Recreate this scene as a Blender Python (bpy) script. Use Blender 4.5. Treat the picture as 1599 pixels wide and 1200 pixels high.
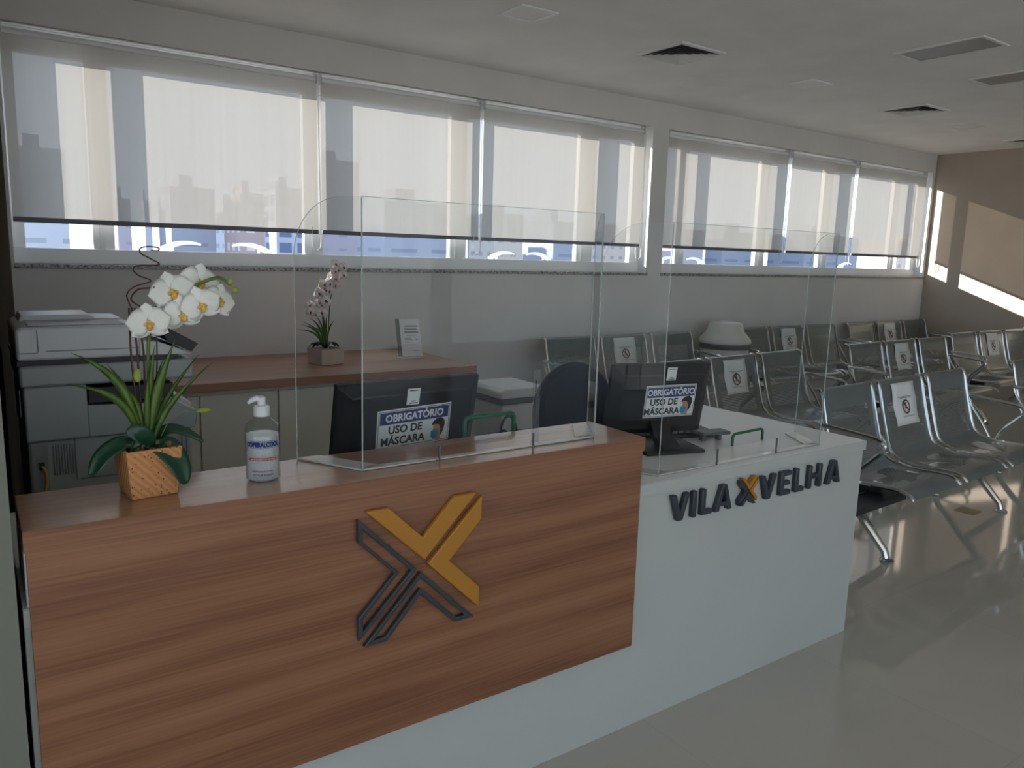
import bpy, bmesh, math, random
from mathutils import Vector, Matrix
random.seed(7)
S = bpy.context.scene
COL = S.collection
for o in list(bpy.data.objects): bpy.data.objects.remove(o)

# ------------------------------------------------------------------ camera
YAW, PITCH, ROLL, F, H = 0.6165, -0.1647, 0.0291, 1212.66, 1.3832
f = Vector((math.sin(YAW)*math.cos(PITCH), math.cos(YAW)*math.cos(PITCH), math.sin(PITCH)))
ri = Vector((math.cos(YAW), -math.sin(YAW), 0)); up = ri.cross(f)
r2 = ri*math.cos(ROLL) + up*math.sin(ROLL); u2 = -ri*math.sin(ROLL) + up*math.cos(ROLL)
cam = bpy.data.objects.new('camera', bpy.data.cameras.new('camera')); COL.objects.link(cam)
cam.matrix_world = Matrix(((r2.x, u2.x, -f.x, 0), (r2.y, u2.y, -f.y, 0), (r2.z, u2.z, -f.z, H), (0, 0, 0, 1)))
cam.data.sensor_width = 36; cam.data.lens = 36*F/1599; cam.data.clip_start = .02; cam.data.clip_end = 2000
S.camera = cam
# ------------------------------------------------------------------ world, sun, exposure
W = bpy.data.worlds.new('sky'); S.world = W; W.use_nodes = True
nt = W.node_tree; nt.nodes.clear()
out = nt.nodes.new('ShaderNodeOutputWorld'); bg = nt.nodes.new('ShaderNodeBackground')
tc = nt.nodes.new('ShaderNodeTexCoord'); sp = nt.nodes.new('ShaderNodeSeparateXYZ'); cr = nt.nodes.new('ShaderNodeValToRGB')
nt.links.new(tc.outputs['Generated'], sp.inputs[0]); nt.links.new(sp.outputs['Z'], cr.inputs[0])
cr.color_ramp.elements[0].position = 0.0; cr.color_ramp.elements[0].color = (.74, .75, .74, 1)
cr.color_ramp.elements[1].position = .6; cr.color_ramp.elements[1].color = (.42, .55, .76, 1)
e = cr.color_ramp.elements.new(.03); e.color = (.60, .73, .88, 1)
# sky strength set by direction to balance the room light: stronger towards the windows
my = nt.nodes.new('ShaderNodeMapRange'); my.inputs[1].default_value = -.35; my.inputs[2].default_value = .15; my.inputs[3].default_value = .64; my.inputs[4].default_value = .95
nt.links.new(sp.outputs['Y'], my.inputs[0]); nt.links.new(my.outputs[0], bg.inputs[1])
nt.links.new(cr.outputs[0], bg.inputs[0])
nt.links.new(bg.outputs[0], out.inputs[0])
sun = bpy.data.objects.new('sun', bpy.data.lights.new('sun', 'SUN')); COL.objects.link(sun)
sd = Vector((1.26, -1.0, -.381)).normalized()
sun.rotation_euler = sd.to_track_quat('-Z', 'Y').to_euler()
sun.data.energy = 5.2; sun.data.angle = math.radians(.5); sun.data.color = (1, .92, .82)
vs = S.view_settings; vs.view_transform = 'Standard'; vs.look = 'None'; vs.gamma = 1; vs.use_curve_mapping = False
vs.exposure = 1.68

# ------------------------------------------------------------------ materials
def mat(name, col=(.8, .8, .8), rough=.5, metal=0, spec=.5, coat=0, trans=0, alpha=1):
    m = bpy.data.materials.new(name); m.use_nodes = True
    b = m.node_tree.nodes['Principled BSDF']
    b.inputs['Base Color'].default_value = (*col, 1); b.inputs['Roughness'].default_value = rough
    b.inputs['Metallic'].default_value = metal; b.inputs['Specular IOR Level'].default_value = spec
    b.inputs['Coat Weight'].default_value = coat; b.inputs['Coat Roughness'].default_value = .08
    b.inputs['Transmission Weight'].default_value = trans
    return m
def N(m, t, **k):
    n = m.node_tree.nodes.new(t)
    for a, b in k.items(): setattr(n, a, b)
    return n
def Lk(m, a, b): m.node_tree.links.new(a, b)
def bsdf(m): return m.node_tree.nodes['Principled BSDF']
def noise_col(m, c1, c2, scale=(1, 1, 1), ns=5, detail=4, bump=0, lo=.35, hi=.65):
    tc = N(m, 'ShaderNodeTexCoord'); mp = N(m, 'ShaderNodeMapping'); mp.inputs['Scale'].default_value = scale
    no = N(m, 'ShaderNodeTexNoise'); no.inputs['Scale'].default_value = ns; no.inputs['Detail'].default_value = detail
    cr = N(m, 'ShaderNodeValToRGB'); cr.color_ramp.elements[0].position = lo; cr.color_ramp.elements[1].position = hi
    cr.color_ramp.elements[0].color = (*c1, 1); cr.color_ramp.elements[1].color = (*c2, 1)
    Lk(m, tc.outputs['Object'], mp.inputs[0]); Lk(m, mp.outputs[0], no.inputs['Vector'])
    Lk(m, no.outputs[0], cr.inputs[0]); Lk(m, cr.outputs[0], bsdf(m).inputs['Base Color'])
    if bump:
        bp = N(m, 'ShaderNodeBump'); bp.inputs['Strength'].default_value = bump; bp.inputs['Distance'].default_value = .002
        Lk(m, no.outputs[0], bp.inputs['Height']); Lk(m, bp.outputs[0], bsdf(m).inputs['Normal'])
    return m
def paint(name, col, rough=.75, v=.03):
    m = mat(name, col, rough, spec=.3)
    return noise_col(m, tuple(c*(1-v) for c in col), tuple(c*(1+v) for c in col), ns=3, detail=5, bump=.05)

M = {}
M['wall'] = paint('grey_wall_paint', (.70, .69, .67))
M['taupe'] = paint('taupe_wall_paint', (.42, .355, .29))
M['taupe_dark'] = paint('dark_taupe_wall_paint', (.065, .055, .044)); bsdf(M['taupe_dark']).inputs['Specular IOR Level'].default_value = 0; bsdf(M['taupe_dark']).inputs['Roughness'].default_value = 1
M['pillar'] = paint('pale_pillar_paint', (.175, .185, .15))
M['ceil'] = paint('ceiling_paint', (.90, .885, .86))
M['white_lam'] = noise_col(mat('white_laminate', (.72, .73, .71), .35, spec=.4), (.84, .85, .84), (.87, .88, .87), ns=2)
M['white_front_shaded'] = noise_col(mat('white_front_laminate_shaded', (.56, .59, .575), .4, spec=.4), (.47, .495, .475), (.49, .515, .495), ns=2)  # darker copy of the desk laminate, the front's shade put into the colour
M['cream_lam'] = noise_col(mat('cream_laminate', (.8, .78, .72), .4, spec=.3), (.79, .77, .71), (.82, .80, .74), ns=2)
M['frame'] = noise_col(mat('white_aluminium', (.82, .84, .85), .35, spec=.5), (.80, .82, .83), (.84, .86, .87), ns=4)
M['chrome'] = noise_col(mat('polished_steel', (.62, .64, .64), .16, metal=1), (.55, .57, .57), (.68, .70, .70), ns=6)
M['seat'] = noise_col(mat('grey_painted_steel', (.21, .25, .26), .30, metal=.55), (.19, .23, .24), (.23, .27, .28), ns=4)
M['black'] = noise_col(mat('black_plastic', (.018, .02, .024), .42, spec=.4), (.015, .017, .021), (.022, .024, .028), ns=8)
M['black_gloss'] = noise_col(mat('black_rubber', (.012, .012, .014), .6), (.010, .010, .012), (.014, .014, .016), ns=8)
M['grey_pl'] = noise_col(mat('grey_plastic', (.13, .14, .15), .45), (.12, .13, .14), (.14, .15, .16), ns=8)
M['printer'] = noise_col(mat('printer_shell', (.52, .56, .56), .42), (.34, .37, .365), (.37, .40, .395), ns=3)
M['printer_w'] = noise_col(mat('printer_white', (.78, .80, .82), .35), (.62, .64, .66), (.68, .70, .72), ns=3)
M['bin'] = noise_col(mat('white_bin_plastic', (.68, .67, .63), .4), (.66, .65, .61), (.70, .69, .65), ns=3)
M['navy'] = noise_col(mat('navy_upholstery', (.012, .018, .035), .8), (.010, .015, .030), (.016, .023, .042), ns=200, bump=.2)
M['yellow'] = noise_col(mat('mustard_acrylic', (.66, .30, .03), .35), (.40, .175, .018), (.44, .19, .021), ns=6)
M['dark'] = noise_col(mat('charcoal_acrylic', (.03, .04, .05), .38), (.027, .036, .046), (.034, .044, .055), ns=6)
M['green'] = noise_col(mat('green_plastic', (.005, .13, .055), .35), (.004, .12, .05), (.006, .14, .06), ns=6)
M['paper'] = noise_col(mat('white_paper', (.80, .82, .82), .7), (.78, .80, .80), (.82, .84, .84), ns=9)
M['ink'] = noise_col(mat('black_ink', (.03, .03, .035), .6), (.028, .028, .03), (.034, .034, .04), ns=9)
M['ink_grey'] = noise_col(mat('grey_ink', (.28, .29, .30), .6), (.26, .27, .28), (.30, .31, .32), ns=9)
M['ink_red'] = noise_col(mat('red_ink', (.42, .03, .03), .6), (.40, .028, .028), (.44, .032, .032), ns=9)
M['ink_brown'] = noise_col(mat('dark_red_ink', (.12, .04, .04), .6), (.11, .038, .038), (.13, .042, .042), ns=9)
M['ink_blue'] = noise_col(mat('blue_ink', (.01, .05, .30), .5), (.009, .045, .28), (.011, .055, .32), ns=9)
M['navy_ink'] = noise_col(mat('navy_ink', (.045, .055, .20), .5), (.042, .052, .19), (.048, .058, .21), ns=9)
M['skin_ink'] = noise_col(mat('skin_tone_ink', (.60, .26, .16), .6), (.58, .25, .155), (.62, .27, .165), ns=9)
M['mask_ink'] = noise_col(mat('mask_blue_ink', (.03, .28, .50), .6), (.028, .27, .48), (.032, .29, .52), ns=9)
M['petal'] = noise_col(mat('white_petal', (.82, .84, .80), .5), (.78, .81, .76), (.86, .87, .84), ns=30)
bsdf(M['petal']).inputs['Subsurface Weight'].default_value = .15; bsdf(M['petal']).inputs['Subsurface Radius'].default_value = (.01, .01, .01)
M['petal_pink'] = noise_col(mat('pink_white_petal', (.80, .68, .68), .5), (.74, .48, .50), (.86, .82, .80), ns=60, lo=.3, hi=.5)
M['magenta'] = noise_col(mat('crimson_petal', (.35, .02, .06), .5), (.30, .015, .05), (.42, .03, .08), ns=40)
M['orange'] = noise_col(mat('orchid_lip', (.78, .42, .05), .5), (.72, .30, .03), (.85, .60, .15), ns=90)
M['budg'] = noise_col(mat('green_bud', (.30, .36, .05), .5), (.26, .32, .04), (.34, .40, .06), ns=60)
M['blade'] = noise_col(mat('grass_blade', (.05, .14, .02), .4), (.038, .085, .008), (.085, .155, .016), scale=(1, 1, .2), ns=60)
M['leaf'] = noise_col(mat('dark_leaf', (.01, .055, .03), .28), (.008, .045, .025), (.014, .07, .035), ns=30)
M['stem'] = noise_col(mat('green_stem', (.10, .16, .03), .5), (.08, .13, .025), (.13, .19, .04), ns=50)
M['twig'] = noise_col(mat('brown_twig', (.075, .03, .02), .6), (.055, .022, .015), (.10, .04, .03), ns=60)
M['moss'] = noise_col(mat('dry_moss', (.12, .09, .04), .9), (.07, .06, .03), (.18, .13, .06), ns=120)
M['pot_white'] = noise_col(mat('cream_pot', (.62, .50, .42), .55), (.58, .46, .38), (.65, .54, .46), ns=12)
M['card'] = noise_col(mat('tan_sheet', (.36, .27, .15), .8), (.33, .25, .13), (.40, .30, .17), ns=20)
M['cable_y'] = noise_col(mat('yellow_cable', (.60, .36, .03), .5), (.56, .33, .025), (.64, .39, .035), ns=20)
M['led'] = noise_col(mat('led_diffuser', (.82, .81, .79), .5), (.81, .80, .78), (.83, .82, .80), ns=4)
M['vent'] = noise_col(mat('vent_metal', (.60, .60, .58), .5), (.76, .76, .74), (.80, .80, .78), ns=4)
M['vent_dark'] = noise_col(mat('vent_shadow', (.12, .12, .12), .8), (.11, .11, .11), (.13, .13, .13), ns=4)
M['louvre'] = noise_col(mat('grey_diffuser', (.26, .27, .28), .4), (.25, .26, .27), (.28, .29, .30), ns=4)

def wood(name, c1, c2, c3, gloss=.35, axis_scale=(.8, 6.5, 6.5), coat=.15):
    m = mat(name, c2, gloss, spec=.4, coat=coat)
    tc = N(m, 'ShaderNodeTexCoord'); mp = N(m, 'ShaderNodeMapping'); mp.inputs['Scale'].default_value = axis_scale
    no = N(m, 'ShaderNodeTexNoise'); no.inputs['Scale'].default_value = 1.3; no.inputs['Detail'].default_value = 5; no.inputs['Distortion'].default_value = .35
    fine = N(m, 'ShaderNodeTexNoise'); fine.inputs['Scale'].default_value = 9; fine.inputs['Detail'].default_value = 6
    mp2 = N(m, 'ShaderNodeMapping'); mp2.inputs['Scale'].default_value = (axis_scale[0]*.5, axis_scale[1]*3.2, axis_scale[2]*3.2)
    wv = N(m, 'ShaderNodeTexWave', bands_direction='Z'); wv.inputs['Scale'].default_value = .5; wv.inputs['Distortion'].default_value = 14
    wv.inputs['Detail'].default_value = 3; wv.inputs['Detail Scale'].default_value = .9
    mx = N(m, 'ShaderNodeMix', data_type='FLOAT'); mx.inputs[0].default_value = .32
    mx2 = N(m, 'ShaderNodeMix', data_type='FLOAT'); mx2.inputs[0].default_value = .5
    cr = N(m, 'ShaderNodeValToRGB'); cr.color_ramp.elements[0].color = (*c1, 1); cr.color_ramp.elements[1].color = (*c3, 1)
    cr.color_ramp.elements[0].position = .28; cr.color_ramp.elements[1].position = .72
    e = cr.color_ramp.elements.new(.48); e.color = (*c2, 1)
    Lk(m, tc.outputs['Object'], mp.inputs[0]); Lk(m, mp.outputs[0], no.inputs[0]); Lk(m, mp.outputs[0], wv.inputs[0])
    Lk(m, tc.outputs['Object'], mp2.inputs[0]); Lk(m, mp2.outputs[0], fine.inputs[0])
    Lk(m, no.outputs[0], mx.inputs[2]); Lk(m, wv.outputs['Fac'], mx.inputs[3])
    Lk(m, mx.outputs[0], mx2.inputs[2]); Lk(m, fine.outputs[0], mx2.inputs[3]); Lk(m, mx2.outputs[0], cr.inputs[0])
    Lk(m, cr.outputs[0], bsdf(m).inputs['Base Color'])
    bp = N(m, 'ShaderNodeBump'); bp.inputs['Strength'].default_value = .12; bp.inputs['Distance'].default_value = .001
    Lk(m, fine.outputs[0], bp.inputs['Height']); Lk(m, bp.outputs[0], bsdf(m).inputs['Normal'])
    return m
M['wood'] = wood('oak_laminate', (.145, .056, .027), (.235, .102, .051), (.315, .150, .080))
M['wood_top_lit'] = wood('oak_laminate_top_lit', (.27, .135, .075), (.38, .205, .125), (.48, .28, .18), gloss=.28, coat=.4)  # oak copy lightened: the blinds' reflection is put into its colour
M['wood_red'] = wood('cherry_laminate', (.30, .15, .09), (.40, .215, .135), (.47, .265, .17), gloss=.4)

def pot_mat():
    m = mat('speckled_cork', (.62, .34, .16), .75)
    tc = N(m, 'ShaderNodeTexCoord'); vo = N(m, 'ShaderNodeTexVoronoi'); vo.inputs['Scale'].default_value = 130
    no = N(m, 'ShaderNodeTexNoise'); no.inputs['Scale'].default_value = 60
    wv = N(m, 'ShaderNodeTexWave', bands_direction='DIAGONAL'); wv.inputs['Scale'].default_value = 42; wv.inputs['Distortion'].default_value = 1.5
    cr = N(m, 'ShaderNodeValToRGB'); cr.color_ramp.elements[0].position = .17; cr.color_ramp.elements[0].color = (0, 0, 0, 1)
    cr.color_ramp.elements[1].position = .24; cr.color_ramp.elements[1].color = (1, 1, 1, 1)
    th = N(m, 'ShaderNodeMath', operation='GREATER_THAN'); th.inputs[1].default_value = .47
    mxx = N(m, 'ShaderNodeMath', operation='MAXIMUM')
    Lk(m, tc.outputs['Object'], vo.inputs['Vector']); Lk(m, tc.outputs['Object'], no.inputs['Vector']); Lk(m, tc.outputs['Object'], wv.inputs['Vector'])
    Lk(m, vo.outputs['Distance'], cr.inputs[0]); Lk(m, no.outputs[0], th.inputs[0])
    inv = N(m, 'ShaderNodeMath', operation='SUBTRACT'); inv.inputs[0].default_value = 1; Lk(m, th.outputs[0], inv.inputs[1])
    Lk(m, cr.outputs[0], mxx.inputs[0]); Lk(m, inv.outputs[0], mxx.inputs[1])
    mx = N(m, 'ShaderNodeMix', data_type='RGBA'); mx.inputs[6].default_value = (.10, .035, .015, 1)
    mc = N(m, 'ShaderNodeMix', data_type='RGBA'); mc.inputs[6].default_value = (.50, .225, .085, 1); mc.inputs[7].default_value = (.62, .30, .12, 1)
    Lk(m, wv.outputs['Fac'], mc.inputs[0]); Lk(m, mc.outputs[2], mx.inputs[7]); Lk(m, mxx.outputs[0], mx.inputs[0])
    Lk(m, mx.outputs[2], bsdf(m).inputs['Base Color'])
    bp = N(m, 'ShaderNodeBump'); bp.inputs['Strength'].default_value = .6; bp.inputs['Distance'].default_value = .002
    Lk(m, wv.outputs['Fac'], bp.inputs['Height']); Lk(m, bp.outputs[0], bsdf(m).inputs['Normal'])
    return m
M['pot'] = pot_mat()

def floor_mat():
    m = mat('polished_porcelain', (.45, .43, .39), .06, spec=.5, coat=.0)
    b = bsdf(m); b.inputs['IOR'].default_value = 1.5; b.inputs['Specular IOR Level'].default_value = .75
    tc = N(m, 'ShaderNodeTexCoord'); br = N(m, 'ShaderNodeTexBrick'); br.offset = 0
    br.inputs['Scale'].default_value = 1; br.inputs['Brick Width'].default_value = .8; br.inputs['Row Height'].default_value = .8
    br.inputs['Mortar Size'].default_value = .0016; br.inputs['Mortar Smooth'].default_value = .1
    br.inputs['Color1'].default_value = (.50, .475, .42, 1); br.inputs['Color2'].default_value = (.52, .495, .435, 1); br.inputs['Mortar'].default_value = (.45, .43, .39, 1)
    no = N(m, 'ShaderNodeTexNoise'); no.inputs['Scale'].default_value = 1.7; no.inputs['Detail'].default_value = 6
    mx = N(m, 'ShaderNodeMix', data_type='RGBA', blend_type='MULTIPLY'); mx.inputs[0].default_value = .12
    Lk(m, tc.outputs['Object'], br.inputs['Vector']); Lk(m, tc.outputs['Object'], no.inputs['Vector'])
    Lk(m, br.outputs[0], mx.inputs[6]); Lk(m, no.outputs[0], mx.inputs[7]); Lk(m, mx.outputs[2], b.inputs['Base Color'])
    return m
M['floor'] = floor_mat()

def granite():
    m = mat('speckled_granite', (.25, .24, .22), .3)
    return noise_col(m, (.06, .05, .045), (.42, .40, .37), ns=70, detail=8, lo=.38, hi=.6)
M['granite'] = granite()

def clear(name, tint=(1, 1, 1), refl=1.0, rough=.0, ior=1.45):
    # thin clear sheet: straight-through transmission plus a Fresnel-weighted mirror
    m = bpy.data.materials.new(name); m.use_nodes = True; m.node_tree.nodes.clear()
    o = N(m, 'ShaderNodeOutputMaterial'); t = N(m, 'ShaderNodeBsdfTransparent'); t.inputs[0].default_value = (*tint, 1)
    g = N(m, 'ShaderNodeBsdfGlossy'); g.inputs['Roughness'].default_value = rough
    fr = N(m, 'ShaderNodeFresnel'); fr.inputs[0].default_value = ior
    mu = N(m, 'ShaderNodeMath', operation='MULTIPLY'); mu.inputs[1].default_value = refl
    mx = N(m, 'ShaderNodeMixShader')
    no = N(m, 'ShaderNodeTexNoise'); no.inputs['Scale'].default_value = 3
    bp = N(m, 'ShaderNodeBump'); bp.inputs['Strength'].default_value = .03; bp.inputs['Distance'].default_value = .01
    Lk(m, no.outputs[0], bp.inputs['Height']); Lk(m, bp.outputs[0], g.inputs['Normal'])
    ge = N(m, 'ShaderNodeNewGeometry'); inv = N(m, 'ShaderNodeMath', operation='SUBTRACT'); inv.inputs[0].default_value = 1
    Lk(m, ge.outputs['Backfacing'], inv.inputs[1]); m4 = N(m, 'ShaderNodeMath', operation='MULTIPLY')
    Lk(m, fr.outputs[0], m4.inputs[0]); Lk(m, inv.outputs[0], m4.inputs[1])
    Lk(m, m4.outputs[0], mu.inputs[0]); Lk(m, mu.outputs[0], mx.inputs[0]); Lk(m, t.outputs[0], mx.inputs[1]); Lk(m, g.outputs[0], mx.inputs[2])
    Lk(m, mx.outputs[0], o.inputs[0])
    return m
M['pane'] = clear('window_glass', (.97, .98, .99), .8)
M['acrylic'] = clear('clear_acrylic', (.955, .965, .965), .75)
M['bottle_clear'] = clear('clear_bottle', (.90, .92, .92), 1.2, .03)

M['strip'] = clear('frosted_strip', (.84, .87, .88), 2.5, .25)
def edge_mat():
    m = bpy.data.materials.new('acrylic_edge'); m.use_nodes = True; m.node_tree.nodes.clear()
    o = N(m, 'ShaderNodeOutputMaterial'); t = N(m, 'ShaderNodeBsdfTransparent'); t.inputs[0].default_value = (.80, .84, .84, 1)
    d = N(m, 'ShaderNodeBsdfPrincipled'); d.inputs['Base Color'].default_value = (.62, .66, .66, 1); d.inputs['Roughness'].default_value = .1
    mx = N(m, 'ShaderNodeMixShader'); mx.inputs[0].default_value = .55
    no = N(m, 'ShaderNodeTexNoise'); no.inputs['Scale'].default_value = 9; Lk(m, no.outputs[0], mx.inputs[0])
    Lk(m, t.outputs[0], mx.inputs[1]); Lk(m, d.outputs[0], mx.inputs[2]); Lk(m, mx.outputs[0], o.inputs[0])
    return m
M['acr_edge'] = edge_mat()
def foot_mat():
    m = bpy.data.materials.new('acrylic_foot_lit'); m.use_nodes = True; m.node_tree.nodes.clear()
    o = N(m, 'ShaderNodeOutputMaterial'); t = N(m, 'ShaderNodeBsdfTransparent'); t.inputs[0].default_value = (.9, .9, .9, 1)
    d = N(m, 'ShaderNodeBsdfPrincipled'); d.inputs['Base Color'].default_value = (.92, .92, .90, 1); d.inputs['Roughness'].default_value = .08  # window reflection put into the pale colour and the opaque share of the mix
    mx = N(m, 'ShaderNodeMixShader'); no = N(m, 'ShaderNodeTexNoise'); no.inputs['Scale'].default_value = 14
    mr = N(m, 'ShaderNodeMapRange'); mr.inputs[3].default_value = .55; mr.inputs[4].default_value = .75; Lk(m, no.outputs[0], mr.inputs[0]); Lk(m, mr.outputs[0], mx.inputs[0])
    Lk(m, t.outputs[0], mx.inputs[1]); Lk(m, d.outputs[0], mx.inputs[2]); Lk(m, mx.outputs[0], o.inputs[0])
    return m
M['acr_foot_lit'] = foot_mat()

def gel_mat():
    m = bpy.data.materials.new('cloudy_gel'); m.use_nodes = True; m.node_tree.nodes.clear()
    o = N(m, 'ShaderNodeOutputMaterial'); t = N(m, 'ShaderNodeBsdfTransparent'); t.inputs[0].default_value = (.82, .86, .88, 1)
    d = N(m, 'ShaderNodeBsdfPrincipled'); d.inputs['Base Color'].default_value = (.86, .90, .92, 1); d.inputs['Roughness'].default_value = .2
    mx = N(m, 'ShaderNodeMixShader'); no = N(m, 'ShaderNodeTexNoise'); no.inputs['Scale'].default_value = 20
    mr = N(m, 'ShaderNodeMapRange'); mr.inputs[3].default_value = .35; mr.inputs[4].default_value = .6
    Lk(m, no.outputs[0], mr.inputs[0]); Lk(m, mr.outputs[0], mx.inputs[0])
    Lk(m, t.outputs[0], mx.inputs[1]); Lk(m, d.outputs[0], mx.inputs[2]); Lk(m, mx.outputs[0], o.inputs[0])
    return m
M['gel'] = gel_mat()

def fabric():
    m = bpy.data.materials.new('sunscreen_fabric'); m.use_nodes = True; m.node_tree.nodes.clear()
    o = N(m, 'ShaderNodeOutputMaterial')
    d = N(m, 'ShaderNodeBsdfDiffuse'); tr = N(m, 'ShaderNodeBsdfTranslucent'); t = N(m, 'ShaderNodeBsdfTransparent')
    tc = N(m, 'ShaderNodeTexCoord'); mp = N(m, 'ShaderNodeMapping'); mp.inputs['Scale'].default_value = (9, 1, .12)
    no = N(m, 'ShaderNodeTexNoise'); no.inputs['Scale'].default_value = 3; no.inputs['Detail'].default_value = 5
    mr = N(m, 'ShaderNodeMapRange'); mr.inputs[1].default_value = .3; mr.inputs[2].default_value = .7; mr.inputs[3].default_value = .215; mr.inputs[4].default_value = .24
    cc = N(m, 'ShaderNodeCombineColor')
    Lk(m, tc.outputs['Object'], mp.inputs[0]); Lk(m, mp.outputs[0], no.inputs[0]); Lk(m, no.outputs[0], mr.inputs[0])
    m2 = N(m, 'ShaderNodeMath', operation='MULTIPLY'); m2.inputs[1].default_value = .97
    m3 = N(m, 'ShaderNodeMath', operation='MULTIPLY'); m3.inputs[1].default_value = .92
    Lk(m, mr.outputs[0], m2.inputs[0]); Lk(m, mr.outputs[0], m3.inputs[0])
    Lk(m, mr.outputs[0], cc.inputs[0]); Lk(m, m2.outputs[0], cc.inputs[1]); Lk(m, m3.outputs[0], cc.inputs[2])
    Lk(m, cc.outputs[0], tr.inputs[0]); d.inputs[0].default_value = (.86, .84, .79, 1)
    a = N(m, 'ShaderNodeMixShader'); a.inputs[0].default_value = .50; Lk(m, d.outputs[0], a.inputs[1]); Lk(m, tr.outputs[0], a.inputs[2])
    b = N(m, 'ShaderNodeMixShader'); b.inputs[0].default_value = .06; t.inputs[0].default_value = (.95, .88, .80, 1); Lk(m, a.outputs[0], b.inputs[1]); Lk(m, t.outputs[0], b.inputs[2])
    Lk(m, b.outputs[0], o.inputs[0])
    return m
M['fabric'] = fabric()

def perf():
    m = mat('perforated_steel', (.21, .25, .26), .32, metal=.55)
    tc = N(m, 'ShaderNodeTexCoord'); mp = N(m, 'ShaderNodeMapping'); mp.inputs['Scale'].default_value = (105, 105, 105)
    vo = N(m, 'ShaderNodeTexVoronoi', voronoi_dimensions='2D'); vo.inputs['Randomness'].default_value = 0.0; vo.inputs['Scale'].default_value = 1.0
    th = N(m, 'ShaderNodeMath', operation='LESS_THAN'); th.inputs[1].default_value = .36
    Lk(m, tc.outputs['UV'], mp.inputs[0]); Lk(m, mp.outputs[0], vo.inputs['Vector']); Lk(m, vo.outputs['Distance'], th.inputs[0])
    inv = N(m, 'ShaderNodeMath', operation='SUBTRACT'); inv.inputs[0].default_value = 1; Lk(m, th.outputs[0], inv.inputs[1])
    Lk(m, inv.outputs[0], bsdf(m).inputs['Alpha'])
    return m
M['perf'] = perf()

def facade(name, base, win, sx, sz, fw=.45):
    m = mat(name, base, .8)
    tc = N(m, 'ShaderNodeTexCoord'); br = N(m, 'ShaderNodeTexBrick'); br.offset = 0
    mp = N(m, 'ShaderNodeMapping'); mp.inputs['Rotation'].default_value = (math.radians(90), 0, 0)
    sp = N(m, 'ShaderNodeSeparateXYZ'); cb = N(m, 'ShaderNodeCombineXYZ'); ad = N(m, 'ShaderNodeMath', operation='ADD')
    Lk(m, tc.outputs['Object'], sp.inputs[0]); Lk(m, sp.outputs['X'], ad.inputs[0]); Lk(m, sp.outputs['Y'], ad.inputs[1])
    Lk(m, ad.outputs[0], cb.inputs[0]); Lk(m, sp.outputs['Z'], cb.inputs[1])
    br.inputs['Scale'].default_value = 1; br.inputs['Brick Width'].default_value = sx; br.inputs['Row Height'].default_value = sz
    br.inputs['Mortar Size'].default_value = fw; br.inputs['Mortar Smooth'].default_value = 0
    br.inputs['Color1'].default_value = (*win, 1); br.inputs['Color2'].default_value = (*[c*1.3 for c in win], 1); br.inputs['Mortar'].default_value = (*base, 1)
    Lk(m, cb.outputs[0], br.inputs['Vector']); Lk(m, br.outputs[0], bsdf(m).inputs['Base Color'])
    return m

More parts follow.
